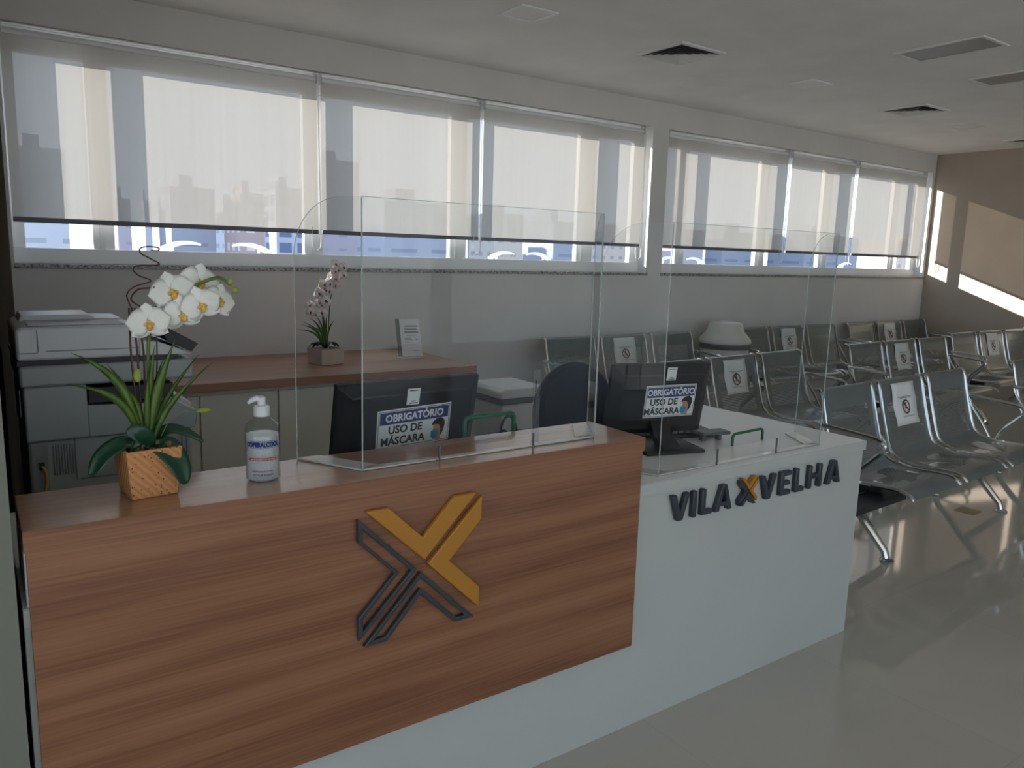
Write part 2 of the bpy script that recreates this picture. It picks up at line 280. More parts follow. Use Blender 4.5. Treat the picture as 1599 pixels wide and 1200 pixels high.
# ------------------------------------------------------------------ mesh helpers
class MB:
    def __init__(s): s.v = []; s.f = []; s.mi = []; s.uv = {}
    def add(s, vs, fs, mi=0):
        b = len(s.v); s.v += [tuple(v) for v in vs]
        for q in fs: s.f.append(tuple(b+i for i in q)); s.mi.append(mi)
        return s
    def box(s, x0, y0, z0, x1, y1, z1, mi=0):
        x0, x1 = min(x0, x1), max(x0, x1); y0, y1 = min(y0, y1), max(y0, y1); z0, z1 = min(z0, z1), max(z0, z1)
        return s.add([(x0,y0,z0),(x1,y0,z0),(x1,y1,z0),(x0,y1,z0),(x0,y0,z1),(x1,y0,z1),(x1,y1,z1),(x0,y1,z1)],
            [(0,3,2,1),(4,5,6,7),(0,1,5,4),(1,2,6,5),(2,3,7,6),(3,0,4,7)], mi)
    def tube(s, pts, r, n=8, mi=0, cap=True):
        pts = [Vector(p) for p in pts]; rs = r if isinstance(r, (list, tuple)) else [r]*len(pts)
        rings = []; prev = None
        for i, p in enumerate(pts):
            a = pts[max(i-1, 0)]; b = pts[min(i+1, len(pts)-1)]; t = (b-a).normalized()
            if prev is None:
                u = Vector((0, 0, 1)) if abs(t.z) < .9 else Vector((1, 0, 0)); u = (u - t*u.dot(t)).normalized()
            else: u = (prev - t*prev.dot(t)).normalized()
            prev = u; w = t.cross(u)
            rings.append([p + (u*math.cos(2*math.pi*k/n) + w*math.sin(2*math.pi*k/n))*rs[i] for k in range(n)])
        vs = [v for r_ in rings for v in r_]; fs = []
        for i in range(len(pts)-1):
            for k in range(n): fs.append((i*n+k, i*n+(k+1) % n, (i+1)*n+(k+1) % n, (i+1)*n+k))
        if cap: fs.append(tuple(range(n-1, -1, -1))); fs.append(tuple((len(pts)-1)*n+k for k in range(n)))
        return s.add(vs, fs, mi)
    def prism(s, poly, d0, d1, ax='Y', mi=0):
        # closed polygon (2D), extruded along ax
        P = (lambda a, b, d: (a, d, b)) if ax == 'Y' else ((lambda a, b, d: (a, b, d)) if ax == 'Z' else (lambda a, b, d: (d, a, b)))
        n = len(poly); vs = [P(a, b, d0) for a, b in poly] + [P(a, b, d1) for a, b in poly]
        fs = [tuple(range(n)), tuple(range(2*n-1, n-1, -1))] + [(i, i+n, (i+1) % n+n, (i+1) % n) for i in range(n)]
        return s.add(vs, fs, mi)
    def ring(s, o, i, d0, d1, mi=0):
        n = len(o); P = lambda q, d: (q[0], d, q[1])
        vs = [P(q, d0) for q in o]+[P(q, d0) for q in i]+[P(q, d1) for q in o]+[P(q, d1) for q in i]; fs = []
        for k in range(n):
            j = (k+1) % n
            fs += [(k, j, n+j, n+k), (2*n+k, 3*n+k, 3*n+j, 2*n+j), (k, 2*n+k, 2*n+j, j), (n+k, n+j, 3*n+j, 3*n+k)]
        return s.add(vs, fs, mi)
    def lathe(s, prof, c=(0, 0, 0), n=24, mi=0, sx=1, sy=1):
        vs = []; fs = []
        for r, z in prof:
            for k in range(n): vs.append((c[0]+r*sx*math.cos(2*math.pi*k/n), c[1]+r*sy*math.sin(2*math.pi*k/n), c[2]+z))
        for i in range(len(prof)-1):
            for k in range(n): fs.append((i*n+k, i*n+(k+1) % n, (i+1)*n+(k+1) % n, (i+1)*n+k))
        fs.append(tuple(range(n-1, -1, -1))); fs.append(tuple((len(prof)-1)*n+k for k in range(n)))
        return s.add(vs, fs, mi)
    def sphere(s, c, r, n=12, mi=0, sc=(1, 1, 1)):
        vs = []; m = n//2+1
        for i in range(m+1):
            a = math.pi*i/m
            for k in range(n):
                vs.append((c[0]+r*sc[0]*math.sin(a)*math.cos(2*math.pi*k/n), c[1]+r*sc[1]*math.sin(a)*math.sin(2*math.pi*k/n), c[2]+r*sc[2]*math.cos(a)))
        fs = [(i*n+k, (i+1)*n+k, (i+1)*n+(k+1) % n, i*n+(k+1) % n) for i in range(m) for k in range(n)]
        return s.add(vs, fs, mi)
    def build(s, name, mats, parent=None, bevel=0, smooth=35, seg=2):
        me = bpy.data.meshes.new(name); me.from_pydata(s.v, [], s.f); me.validate(clean_customdata=False)
        mats = mats if isinstance(mats, (list, tuple)) else [mats]
        for m in mats: me.materials.append(M[m] if isinstance(m, str) else m)
        if len(me.polygons) == len(s.mi): me.polygons.foreach_set('material_index', s.mi)
        bm = bmesh.new(); bm.from_mesh(me); bmesh.ops.remove_doubles(bm, verts=bm.verts, dist=1e-6); bmesh.ops.recalc_face_normals(bm, faces=bm.faces); bm.to_mesh(me); bm.free()
        if smooth: me.shade_smooth(); me.set_sharp_from_angle(angle=math.radians(smooth))
        o = bpy.data.objects.new(name, me); COL.objects.link(o)
        if parent: o.parent = parent
        if bevel:
            b = o.modifiers.new('bevel', 'BEVEL'); b.width = bevel; b.segments = seg; b.limit_method = 'ANGLE'; b.angle_limit = math.radians(40); b.harden_normals = False
        return o
def tag(o, label=None, cat=None, group=None, kind=None):
    if label: o['label'] = label
    if cat: o['category'] = cat
    if group: o['group'] = group
    if kind: o['kind'] = kind
    return o
def thing(name, label, cat, loc=(0, 0, 0), rz=0, group=None):
    o = bpy.data.objects.new(name, None); COL.objects.link(o); o.location = loc; o.rotation_euler = (0, 0, rz); o.empty_display_size = .05
    return tag(o, label, cat, group)
def struct(name, mb, m, parent=None, **k):
    o = mb.build(name, m, parent, **k)
    if not parent: o['kind'] = 'structure'
    return o
def copy_tree(o, parent=None):
    c = o.copy(); COL.objects.link(c)
    if parent: c.parent = parent
    for ch in [x for x in ALL_CH(o)]: copy_tree(ch, c)
    return c
def ALL_CH(o): return [x for x in bpy.data.objects if x.parent == o]
def text(body, size, mname, name='lettering', parent=None, bold=.0, ext=.0004, xs=1.0, align='CENTER', wrap=None, at=None, rot=None, spacing=1.0):
    """text converted to a mesh; drawn in the local XZ plane facing -Y"""
    cu = bpy.data.curves.new(name, 'FONT'); cu.body = body; cu.size = size; cu.align_x = align; cu.align_y = 'CENTER'
    cu.extrude = ext; cu.offset = bold; cu.space_character = spacing; cu.resolution_u = 3
    t = bpy.data.objects.new(name, cu); COL.objects.link(t)
    bpy.context.view_layer.update()
    dg = bpy.context.evaluated_depsgraph_get(); me = bpy.data.meshes.new_from_object(t.evaluated_get(dg))
    bpy.data.objects.remove(t); bpy.data.curves.remove(cu)
    me.name = name
    for v in me.vertices:
        x, y, z = v.co; v.co = (x*xs, -z, y)
    if wrap:
        R = wrap
        for v in me.vertices:
            a = v.co.x/R; rr = R - v.co.y*0 + .0003; v.co = (rr*math.sin(a), -rr*math.cos(a), v.co.z)
    me.materials.clear(); me.materials.append(M[mname])
    o = bpy.data.objects.new(name, me); COL.objects.link(o)
    if parent: o.parent = parent
    if at: o.location = at
    if rot: o.rotation_euler = rot
    return o
def bez(pts, n=6):
    P = [Vector(p) for p in pts]; out = []
    for i in range(len(P)-1):
        p0 = P[max(i-1, 0)]; p1 = P[i]; p2 = P[i+1]; p3 = P[min(i+2, len(P)-1)]
        for k in range(n):
            t = k/n
            out.append(.5*((2*p1)+(-p0+p2)*t+(2*p0-5*p1+4*p2-p3)*t*t+(-p0+3*p1-3*p2+p3)*t**3))
    out.append(P[-1]); return out

# ------------------------------------------------------------------ setting
YW, YO = 4.60, 4.80            # window wall, inner and outer face
XC, ZC = 8.95, 2.61
ZS, ZT = 1.27, 2.415
W1 = (.22, 4.56); W2 = (4.735, 8.90)
XL, YB = -3.2, -6.0
struct('floor', MB().box(XL-.2, YB-.2, -.1, XC+.2, YO, 0), 'floor', smooth=0)
struct('ceiling', MB().box(XL-.2, YB-.2, ZC, XC+.2, YO, ZC+.12), 'ceil', smooth=0)
w = MB().box(.04, YW, 0, XC, YO, ZS-.02).box(.04, YW, ZT, XC, YO, ZC).box(.04, YW, ZS-.02, W1[0], YO, ZT).box(W1[1], YW, ZS-.02, W2[0], YO, ZT).box(W2[1], YW, ZS-.02, XC, YO, ZT)
struct('wall_back', w, 'wall', smooth=0)
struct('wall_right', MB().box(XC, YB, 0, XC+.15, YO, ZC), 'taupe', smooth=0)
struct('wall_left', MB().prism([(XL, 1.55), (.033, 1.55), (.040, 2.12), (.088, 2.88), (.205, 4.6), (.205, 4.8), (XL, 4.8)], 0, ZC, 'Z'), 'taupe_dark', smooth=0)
struct('trim_1', MB().box(XL, 1.49, 0, .038, 1.55, ZC), 'pillar', smooth=0)
# unseen sides behind the camera: columns, with glazing added to let in fill light
def glazed(name, wname, pts, x_axis, c):
    wf = MB(); fr = MB(); gl = MB()
    def bx(mb, a0, a1, d0, d1, z0, z1):
        if x_axis: mb.box(a0, c-d1, z0, a1, c-d0, z1)
        else: mb.box(c-d1, a0, z0, c-d0, a1, z1)
    lo, hi = pts[0][0], pts[-1][1]
    bx(wf, lo, hi, 0, .15, 0, .12); bx(wf, lo, hi, 0, .15, 2.52, ZC)
    for a0, a1 in zip(pts[:-1], pts[1:]): bx(wf, a0[1], a1[0], 0, .15, .12, 2.52)
    for a0, a1 in pts:
        if a1-a0 < .05: continue
        bx(fr, a0, a0+.05, .05, .10, .12, 2.52); bx(fr, a1-.05, a1, .05, .10, .12, 2.52); bx(fr, a0, a1, .05, .10, .12, .17); bx(fr, a0, a1, .05, .10, 2.47, 2.52)
        bx(gl, a0+.05, a1-.05, .07, .075, .17, 2.47)
    struct(name, wf, 'wall', smooth=0); wn = struct(wname, fr, 'frame', smooth=0); gl.build('pane', 'pane', wn, smooth=0)
glazed('wall_front', 'fill_window_front', [(XL, -.4), (-.2, 2.4), (2.6, 5.2), (5.4, 8.0), (8.2, XC)], True, YB)
glazed('wall_side', 'fill_window_side', [(YB, -3.6), (-3.4, -1.1), (-.9, 1.49)], False, XL)

def window(name, x0, x1, mull):
    f0, f1 = 4.70, 4.745
    b = MB().box(x0, f0-.01, ZS, x1, f1, 1.35).box(x0, f0-.01, 2.30, x1, f1, ZT)
    b.box(x0, f0, 1.35, x0+.06, f1, 2.30).box(x1-.10, f0, 1.35, x1, f1, 2.30)
    for a, c in mull: b.box(a, f0, 1.35, c, f1, 2.30)
    wdw = struct(name, b, 'frame', bevel=.003)
    g = MB(); xs = [x0+.06]+[v for m_ in mull for v in m_]+[x1-.10]
    for a, c in zip(xs[::2], xs[1::2]):
        g.box(a, 4.722, 1.35, c, 4.726, 2.30)
    g.build('pane', 'pane', wdw, smooth=0)
    # slim sliding-sash stiles
    s_ = MB()
    for a, c in mull: s_.box(a+.035, f0-.016, 1.35, a+.055, f0, 2.30)
    s_.build('sash_stile', 'frame', wdw, smooth=0)
    return wdw
window('window_1', W1[0], W1[1], [(.585, .689), (1.739, 1.858), (2.77, 2.90), (3.90, 4.06)])
window('window_2', W2[0], W2[1], [(4.99, 5.10), (6.06, 6.19), (7.05, 7.19), (8.33, 8.45)])
struct('trim_2', MB().box(W1[0], 4.585, ZS-.02, W1[1]+.01, 4.80, ZS), 'granite', bevel=.002)
struct('trim_3', MB().box(W2[0]-.01, 4.585, ZS-.02, XC, 4.80, ZS), 'granite', bevel=.002)

# ------------------------------------------------------------------ roller blinds
BL = [(.228, 1.795, 'leftmost', 'wide cream roller blind nearest the left wall, half lowered over the window'),
      (1.818, 2.945, '', 'cream roller blind behind the clear screen on the wooden counter, second from the left'),
      (2.972, 4.478, '', 'cream roller blind at the right end of the nearer window, beside the white jamb'),
      (4.745, 6.325, '', 'cream roller blind at the left end of the farther window, past the wall strip'),
      (6.382, 7.415, '', 'narrow cream roller blind in the middle of the farther window'),
      (7.475, 8.80, '', 'cream roller blind in the far corner next to the taupe wall')]
def blind(x0, x1, label):
    t = thing('roller_blind', label, 'blind', (x0, 4.632, ZT), 0, 'roller blinds over the windows')
    w_ = x1-x0
    MB().tube([(0.008, 0, -.045), (w_-.008, 0, -.045)], .021, 16).build('roller_tube', 'frame', t)
    b = MB()
    nx = 14
    for i in range(nx):
        xa, xb = w_*i/nx, w_*(i+1)/nx
        b.add([(xa, -.018+.002*math.sin(i*1.3), -.05), (xb, -.018+.002*math.sin((i+1)*1.3), -.05), (xb, -.018+.003*math.sin((i+1)*1.3), -.925), (xa, -.018+.003*math.sin(i*1.3), -.925)], [(0, 1, 2, 3)])
    b.build('fabric_panel', 'fabric', t, smooth=60)
    MB().box(0, -.026, -.94, w_, -.010, -.915).build('bottom_bar', 'grey_pl', t, bevel=.003)
    for x in (0, w_-.008): MB().box(x, -.024, -.07, x+.008, .024, -.002).build('bracket', 'chrome', t, bevel=.001)
    c = MB().tube(bez([(w_+.004, -.028, -.05), (w_+.006, -.03, -.5), (w_+.012, -.032, -.96), (w_-.004, -.034, -1.03), (w_-.03, -.034, -1.035), (w_-.045, -.032, -.99), (w_-.04, -.030, -.9)], 5), .0026, 6)
    c.build('bead_chain', 'frame', t)
for x0, x1, _, lb in BL: blind(x0, x1, lb)

# ------------------------------------------------------------------ ceiling fittings
def led(x, y, label):
    t = thing('recessed_light', label, 'ceiling light', (x, y, ZC), 0, 'square panels in the ceiling')
    a = .115; b = MB(); b.ring([(-a, -a), (a, -a), (a, a), (-a, a)], [(-a+.022, -a+.022), (a-.022, -a+.022), (a-.022, a-.022), (-a+.022, a-.022)], 0, 1)
    b.v = [(x_, z_, -.006 if y_ == 0 else 0) for x_, y_, z_ in b.v]
    b.build('frame', 'frame', t, bevel=.0015)
    MB().box(-a+.022, -a+.022, -.003, a-.022, a-.022, 0).build('diffuser', 'led', t, smooth=0)
for x, y, l in ((2.475, 3.45, 'square flush ceiling light panel directly above the wooden counter, near the top centre'),
                (4.89, 3.46, 'square flush ceiling light panel between the two larger square air vents'),
                (7.32, 3.54, 'small square flush ceiling light panel farthest away, near the taupe wall'),
                (1.22, 4.03, 'ceiling light panel mostly cut off at the top edge of the photo')): led(x, y, l)
def vent(x, y, label, a=.19):
    t = thing('air_vent', label, 'air vent', (x, y, ZC), 0, 'square ceiling air diffusers')
    def sq(r, z): return [(-r, -r, z), (r, -r, z), (r, r, z), (-r, r, z)]
    b = MB()
    def frust(r0, z0, r1, z1, mb):
        mb.add(sq(r0, z0)+sq(r1, z1), [(i, (i+1) % 4, (i+1) % 4+4, i+4) for i in range(4)])
    b = MB(); frust(a, 0, a, -.010, b); frust(a, -.010, a-.025, -.012, b); frust(a-.025, -.012, a-.03, -.001, b)
    b.build('frame', 'vent', t, smooth=0)
    MB().box(-a+.028, -a+.028, -.0012, a-.028, a-.028, -.0002).build('duct_opening', 'vent_dark', t, smooth=0)
    for k in range(4):
        r = a-.035-k*.034; c = MB(); frust(r, -.016, r-.03, -.004, c); frust(r-.0015, -.016, r-.0315, -.004, c)
        c.build('louvre', 'vent', t, smooth=0)
    c = MB(); r = a-.035-4*.034+.004; c.add(sq(r, -.014)+[(0, 0, -.005)], [(0, 1, 4), (1, 2, 4), (2, 3, 4), (3, 0, 4)]); c.build('louvre', 'vent', t, smooth=0)
for x, y, l in ((3.63, 3.475, 'square louvred ceiling vent nearest the camera, above the gap between windows'),
                (6.27, 3.45, 'square louvred ceiling vent further back, right of the middle flush light panel'),
                (8.50, 3.47, 'square louvred ceiling vent by the taupe wall, cut by the right edge')): vent(x, y, l)
def linear(x0, y0, x1, y1, label):
    t = thing('linear_diffuser', label, 'ceiling diffuser', ((x0+x1)/2, (y0+y1)/2, ZC), 0, 'long grey recessed panels in the ceiling')
    a, c = (x1-x0)/2, (y1-y0)/2; b = MB()
    b.ring([(-a, -c), (a, -c), (a, c), (-a, c)], [(-a+.02, -c+.02), (a-.02, -c+.02), (a-.02, c-.02), (-a+.02, c-.02)], 0, 1)
    b.v = [(x_, z_, -.008 if y_ == 0 else 0) for x_, y_, z_ in b.v]; b.build('frame', 'vent', t, bevel=.0015)
    g = MB().box(-a+.02, -c+.02, -.004, a-.02, c-.02, -.0005); g.build('grille', 'louvre', t, smooth=0)
linear(4.54, 2.16, 4.84, 2.665, 'long grey recessed ceiling panel, whole in view at the upper right')
linear(5.50, 2.20, 5.80, 2.69, 'long dark recessed ceiling panel cut off by the right edge, below the whole one')

# ------------------------------------------------------------------ reception desk
desk = thing('reception_desk', 'white L-shaped reception desk with a raised wooden counter and wood front', 'desk', (1.35, 1.8, 0))
def D(mb, name, m, **k):
    mb.v = [(x-1.35, y-1.8, z) for x, y, z in mb.v]; return mb.build(name, m, desk, **k)
D(MB().box(.046, 1.520, 0, 2.667, 1.545, .715), 'front_panel', 'white_front_shaded', bevel=.0015)
D(MB().box(.046, 1.545, 0, .071, 2.10, .715), 'side_panel', 'white_lam', bevel=.0015)
D(MB().box(2.642, 1.545, 0, 2.667, 2.64, .712), 'side_panel', 'white_lam', bevel=.0015)
D(MB().box(.046, 1.515, .715, 2.672, 2.105, .75), 'desktop', 'white_lam', bevel=.0015)
D(MB().box(.046, 1.5125, .7155, 2.672, 1.515, .7495), 'shaded_edge', 'white_front_shaded', bevel=.0005)  # slab front overlaid in the shaded tone so only the top looks bright
D(MB().box(2.44, 2.107, .712, 2.672, 2.64, .747), 'return_top', 'white_lam', bevel=.0015)
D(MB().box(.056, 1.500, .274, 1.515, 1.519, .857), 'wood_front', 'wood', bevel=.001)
D(MB().box(.053, 1.499, .857, 1.520, 1.735, .895), 'counter_top', ['wood_top_lit', 'wood'], bevel=.0015)
D(MB().box(.053, 1.4965, .857, 1.520, 1.499, .8945), 'shaded_edge', 'wood', bevel=.0005)  # front edge kept in the darker oak, below the lightened top
D(MB().box(.053, 1.519, .75, .075, 1.733, .857).box(1.495, 1.519, .75, 1.515, 1.733, .857).box(.075, 1.70, .75, 1.495, 1.72, .857), 'counter_box', 'white_lam', bevel=.001)

# big logo on the wood front: upper half mustard, lower half charcoal outline
lg = thing('logo_emblem', 'large raised X emblem, mustard upper half and charcoal outline lower half, on the wood front', 'logo', (.818, 1.50, .666))
def G(mb, name, m, lab, **k):
    mb.v = [(x-.818, y-1.50, z-.666) for x, y, z in mb.v]; o = mb.build(name, m, lg, **k); o['label'] = lab; return o
y0, y1 = 1.486, 1.4998
G(MB().prism([(.678, .827), (.733, .827), (.818, .743), (.901, .827), (.962, .827), (.823, .687)], y0, y1), 'emblem_arm', 'yellow', 'mustard left and top arm', bevel=.003)
G(MB().prism([(.832, .676), (.977, .816), (.977, .759), (.890, .672), (.975, .588), (.975, .534)], y0, y1), 'emblem_arm', 'yellow', 'mustard right arm', bevel=.003)
G(MB().ring([(.660, .812), (.803, .670), (.660, .530), (.660, .585), (.747, .672), (.660, .760)], [(.671, .787), (.790, .670), (.671, .553), (.671, .581), (.758, .671), (.671, .758)], y0, y1), 'emblem_outline', 'dark', 'charcoal outline arm on the left', bevel=.002)
G(MB().ring([(.814, .660), (.960, .514), (.906, .514), (.813, .606), (.728, .514), (.672, .514)], [(.814, .646), (.934, .525), (.910, .525), (.813, .621), (.724, .525), (.696, .525)], y0, y1), 'emblem_outline', 'dark', 'charcoal outline arm at the bottom', bevel=.002)

# raised letters VILA X VELHA on the white front
yf = 1.520; T = .018
def letter(name, polys, mats, label, x0, z0, zh=.083, bevel=.004):
    mb = MB()
    for i, (poly, mi) in enumerate(polys): mb.prism([(a, b*zh) for a, b in poly], -T, -.0005, 'Y', mi)
    o = mb.build(name, mats, None, bevel=bevel); o.location = (x0, yf, z0); tag(o, label, 'letter', 'raised sign letters on the white desk front'); return o
s_ = .018
def Vp(w): return [(0, 1), (s_*1.15, 1), (w/2, .36), (w-s_*1.15, 1), (w, 1), (w/2+s_*.62, 0), (w/2-s_*.62, 0)]
def Ip(): return [(0, 0), (s_, 0), (s_, 1), (0, 1)]
def Lp(w): return [(0, 0), (w, 0), (w, .2), (s_, .2), (s_, 1), (0, 1)]
def Ap(w): 
    c = w/2
    return [(0, 0), (s_*1.05, 0), (s_*1.3, .14), (w-s_*1.3, .14), (w-s_*1.05, 0), (w, 0), (c+s_*.62, 1), (c-s_*.62, 1)]
def Ep(w): return [(0, 0), (w, 0), (w, .2), (s_, .2), (s_, .41), (w*.88, .41), (w*.88, .6), (s_, .6), (s_, .8), (w, .8), (w, 1), (0, 1)]
def Hp(w): return [(0, 0), (s_, 0), (s_, .40), (w-s_, .40), (w-s_, 0), (w, 0), (w, 1), (w-s_, 1), (w-s_, .6), (s_, .6), (s_, 1), (0, 1)]
zL = .620
def letterA(w, label, x0):
    # A with its triangular counter: ring legs plus crossbar
    mb = MB(); c = w/2; a = s_*.62
    mb.prism([(0, 0), (s_*1.1, 0), (c, .083*.86), (c, .083), (c-a, .083)], -T, -.0005)
    mb.prism([(w, 0), (c+a, .083), (c, .083), (c, .083*.86), (w-s_*1.1, 0)], -T, -.0005)
    mb.prism([(s_*1.0, .083*.18), (w-s_*1.0, .083*.18), (w-s_*1.35, .083*.36), (s_*1.35, .083*.36)], -T+.0003, -.0005)
    o = mb.build('letter_a', 'dark', None, bevel=.002); o.location = (x0, yf, zL); tag(o, label, 'letter', 'raised sign letters on the white desk front')
letter('letter_v', [(Vp(.078), 0)], ['dark'], 'charcoal raised letter V, first of the sign on the white desk', 1.650, zL)
letter('letter_i', [(Ip(), 0)], ['dark'], 'charcoal raised letter I between the first V and L', 1.741, zL)
letter('letter_l', [(Lp(.050), 0)], ['dark'], 'charcoal raised letter L in the first word, after the I', 1.781, zL)
letterA(.080, 'charcoal raised letter A ending the first word, left of the small X', 1.842)
X_ = thing('letter_x', 'small raised X emblem in charcoal and mustard between the two sign words', 'letter', (1.957, yf, zL), 0, 'raised sign letters on the white desk front')
def xs(p): return [((x-.660)*.265, (z-.514)*.285) for x, z in p]
for poly, mn in (([(.678, .827), (.733, .827), (.818, .743), (.901, .827), (.962, .827), (.823, .687)], 'yellow'),
                 ([(.832, .676), (.977, .816), (.977, .759), (.890, .672), (.975, .588), (.975, .534)], 'yellow'),
                 ([(.660, .812), (.803, .670), (.660, .530), (.660, .585), (.747, .672), (.660, .760)], 'dark'),
                 ([(.814, .660), (.960, .514), (.906, .514), (.813, .606), (.728, .514), (.672, .514)], 'dark')):
    MB().prism(xs(poly), -T-.002, -.0005).build('emblem_arm', mn, X_, bevel=.001)['label'] = ('mustard' if mn == 'yellow' else 'charcoal')+' arm'
letter('letter_v', [(Vp(.080), 0)], ['dark'], 'charcoal raised letter V right after the small X', 2.062, zL)
letter('letter_e', [(Ep(.056), 0)], ['dark'], 'charcoal raised letter E in the second word', 2.165, zL)
letter('letter_l', [(Lp(.050), 0)], ['dark'], 'charcoal raised letter L between the E and H', 2.245, zL)
letter('letter_h', [(Hp(.076), 0)], ['dark'], 'charcoal raised letter H near the end of the sign', 2.320, zL)
letterA(.080, 'charcoal raised letter A, last of the sign near the desk corner', 2.428)

# ------------------------------------------------------------------ acrylic screens


def screen(name, label, x0, x1, y, z, h, wl, wr, slot, sticker=False):
    t = thing(name, label, 'sneeze guard', ((x0+x1)/2, y, z), 0, 'clear acrylic screens on the desk')
    cx = (x0+x1)/2; th = .004
    xa, xb = x0-cx, x1-cx
    # main panel with a low pass-through slot
    s0, s1, sh = slot[0]-cx, slot[1]-cx, slot[2]
    p = MB().prism([(xa, 0), (s0, 0), (s0, sh), (s1, sh), (s1, 0), (xb, 0), (xb, h), (xa, h)], -th/2, th/2)
    p.build('front_panel', ['acrylic', 'acr_edge'], t, smooth=0)
    me = ALL_CH(t)[-1].data if False else None
    def wing(ox, d, nm):
        L = Vector(d).length; u = Vector((d[0], d[1])).normalized(); r = min(.13, L*.85)
        prof = [(0, 0), (L, 0), (L, h-r)] + [(L-r+r*math.cos(a), h-r+r*math.sin(a)) for a in [math.pi/2*k/10 for k in range(1, 11)]] + [(0, h)]
        n = Vector((-u.y, u.x))*th/2; mb = MB(); nn = len(prof)
        vs = [(ox+u.x*a-n.x, u.y*a-n.y, b) for a, b in prof]+[(ox+u.x*a+n.x, u.y*a+n.y, b) for a, b in prof]
        mb.add(vs, [tuple(range(nn)), tuple(range(2*nn-1, nn-1, -1))], 0)
        mb.add(vs, [(i, i+nn, (i+1) % nn+nn, (i+1) % nn) for i in range(nn)], 1)
        mb.build('side_wing', ['acrylic', 'acr_edge'], t, smooth=0)
    wing(xa, wl, 'l'); wing(xb, wr, 'r')
    # polished corner joints; feet whitened to stand in for the window reflection
    for x in (xa, xb): MB().tube([(x, 0, 0), (x, 0, h-.004)], .0020, 6).build('corner_edge', 'acr_edge', t)
    MB().box(xa, .002, 0, s0-.006, .024, .004).build('base_foot', 'acr_foot_lit', t, bevel=.001)
    MB().box(s1+.006, .002, 0, xb, .024, .004).build('base_foot', 'acr_foot_lit', t, bevel=.001)
    MB().box(s0-.004, .002, 0, s1+.004, .020, .003).build('base_foot', 'acr_foot_lit', t, bevel=.001)
    for ox, d, sg in ((xa, wl, 1), (xb, wr, -1)):
        u = Vector((d[0], d[1])); q = [(ox, 0), (ox+u.x, u.y), (ox+u.x+sg*.055, u.y), (ox+sg*.055, .012)]
        if sg < 0: q = q[::-1]
        MB().prism([(a, b+.003) for a, b in q], 0, .004, 'Z').build('wing_foot', 'acr_foot_lit', t, bevel=.001)
    # thin dark slot cuts
    for x in (s0, s1): MB().box(x-.0012, -.003, .001, x+.0012, .003, sh).build('slot_edge', 'grey_pl', t, smooth=0)
    # edge faces of the main panel
    MB().box(xa, -th/2, h-.0005, xb, th/2, h+.0007).build('top_edge', 'acr_edge', t, smooth=0)
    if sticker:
        st = MB().box(1.169-cx, -.0035, .012, 1.192-cx, -.0022, .20).build('pale_strip', 'strip', t, smooth=0)  # narrow pale see-through strip with lettering, laid on the panel
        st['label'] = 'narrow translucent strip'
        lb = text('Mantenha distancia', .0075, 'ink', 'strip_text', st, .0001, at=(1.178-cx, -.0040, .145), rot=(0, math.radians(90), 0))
    return t
screen('acrylic_screen', 'clear acrylic sneeze guard with angled wings standing on the wooden counter', .703, 1.385, 1.560, .896, .600, (-.09, .165), (.10, .145), (.90, 1.178, .036), True)
screen('acrylic_screen', 'clear acrylic sneeze guard with angled wings standing on the white desktop', 1.640, 2.440, 1.555, .751, .735, (-.10, .175), (.10, .17), (1.898, 2.195, .052))

# ------------------------------------------------------------------ monitors
def mask_sign(parent, cx, y, cz, w, h, rot=0):
    g = MB().box(-w/2, -.0012, -h/2, w/2, 0, h/2).build('mask_sign', 'paper', parent, bevel=.0004)
    g.location = (cx, y, cz); g.rotation_euler = (0, rot, 0); g['label'] = 'white and navy sign asking for masks'
    b = MB().ring([(-w*.485, -h*.47), (w*.485, -h*.47), (w*.485, h*.47), (-w*.485, h*.47)], [(-w*.478, -h*.458), (w*.478, -h*.458), (w*.478, h*.458), (-w*.478, h*.458)], -.0018, -.0012)
    b.build('border_line', 'ink', g, smooth=0)
    MB().box(-w*.465, -.0020, h*.13, w*.465, -.0012, h*.44).build('header_band', 'navy_ink', g, smooth=0)
    text('OBRIGATÓRIO', h*.26, 'paper', 'header_text', g, .0009, at=(0, -.0022, h*.275), xs=.90)
    text('USO DE', h*.275, 'ink', 'sign_text', g, .0009, at=(-w*.12, -.0015, -h*.03), xs=.95)
    text('MÁSCARA', h*.275, 'ink', 'sign_text', g, .0009, at=(-w*.145, -.0015, -h*.32), xs=.95)
    # small pictogram: head in profile with mask
    sx = w*.33; sz = -h*.18; k = h*.30
    def P(pts): return [(sx+a*k, sz+b*k) for a, b in pts]
    MB().prism(P([(-.42, .45), (-.30, .50), (.15, .55), (.25, .1), (.30, -.3), (.28, -.95), (-.15, -.95), (-.10, -.75), (-.40, -.6), (-.45, -.1), (-.38, .15)]), -.0019, -.0012).build('pictogram_face', 'skin_ink', g, smooth=0)
    MB().prism(P([(-.58, .42), (-.45, .72), (-.15, .98), (.30, 1.02), (.60, .78), (.66, .35), (.55, -.1), (.38, -.55), (.30, -.50), (.28, -.05), (.20, .30), (.05, .45), (-.25, .50)]), -.0022, -.0012).build('pictogram_hair', 'ink', g, smooth=0)
    MB().prism(P([(-.60, -.10), (-.30, -.02), (.05, -.05), (.08, -.35), (-.10, -.80), (-.35, -.85), (-.58, -.60)]), -.0023, -.0012).build('pictogram_mask', 'mask_ink', g, smooth=0)
    return g
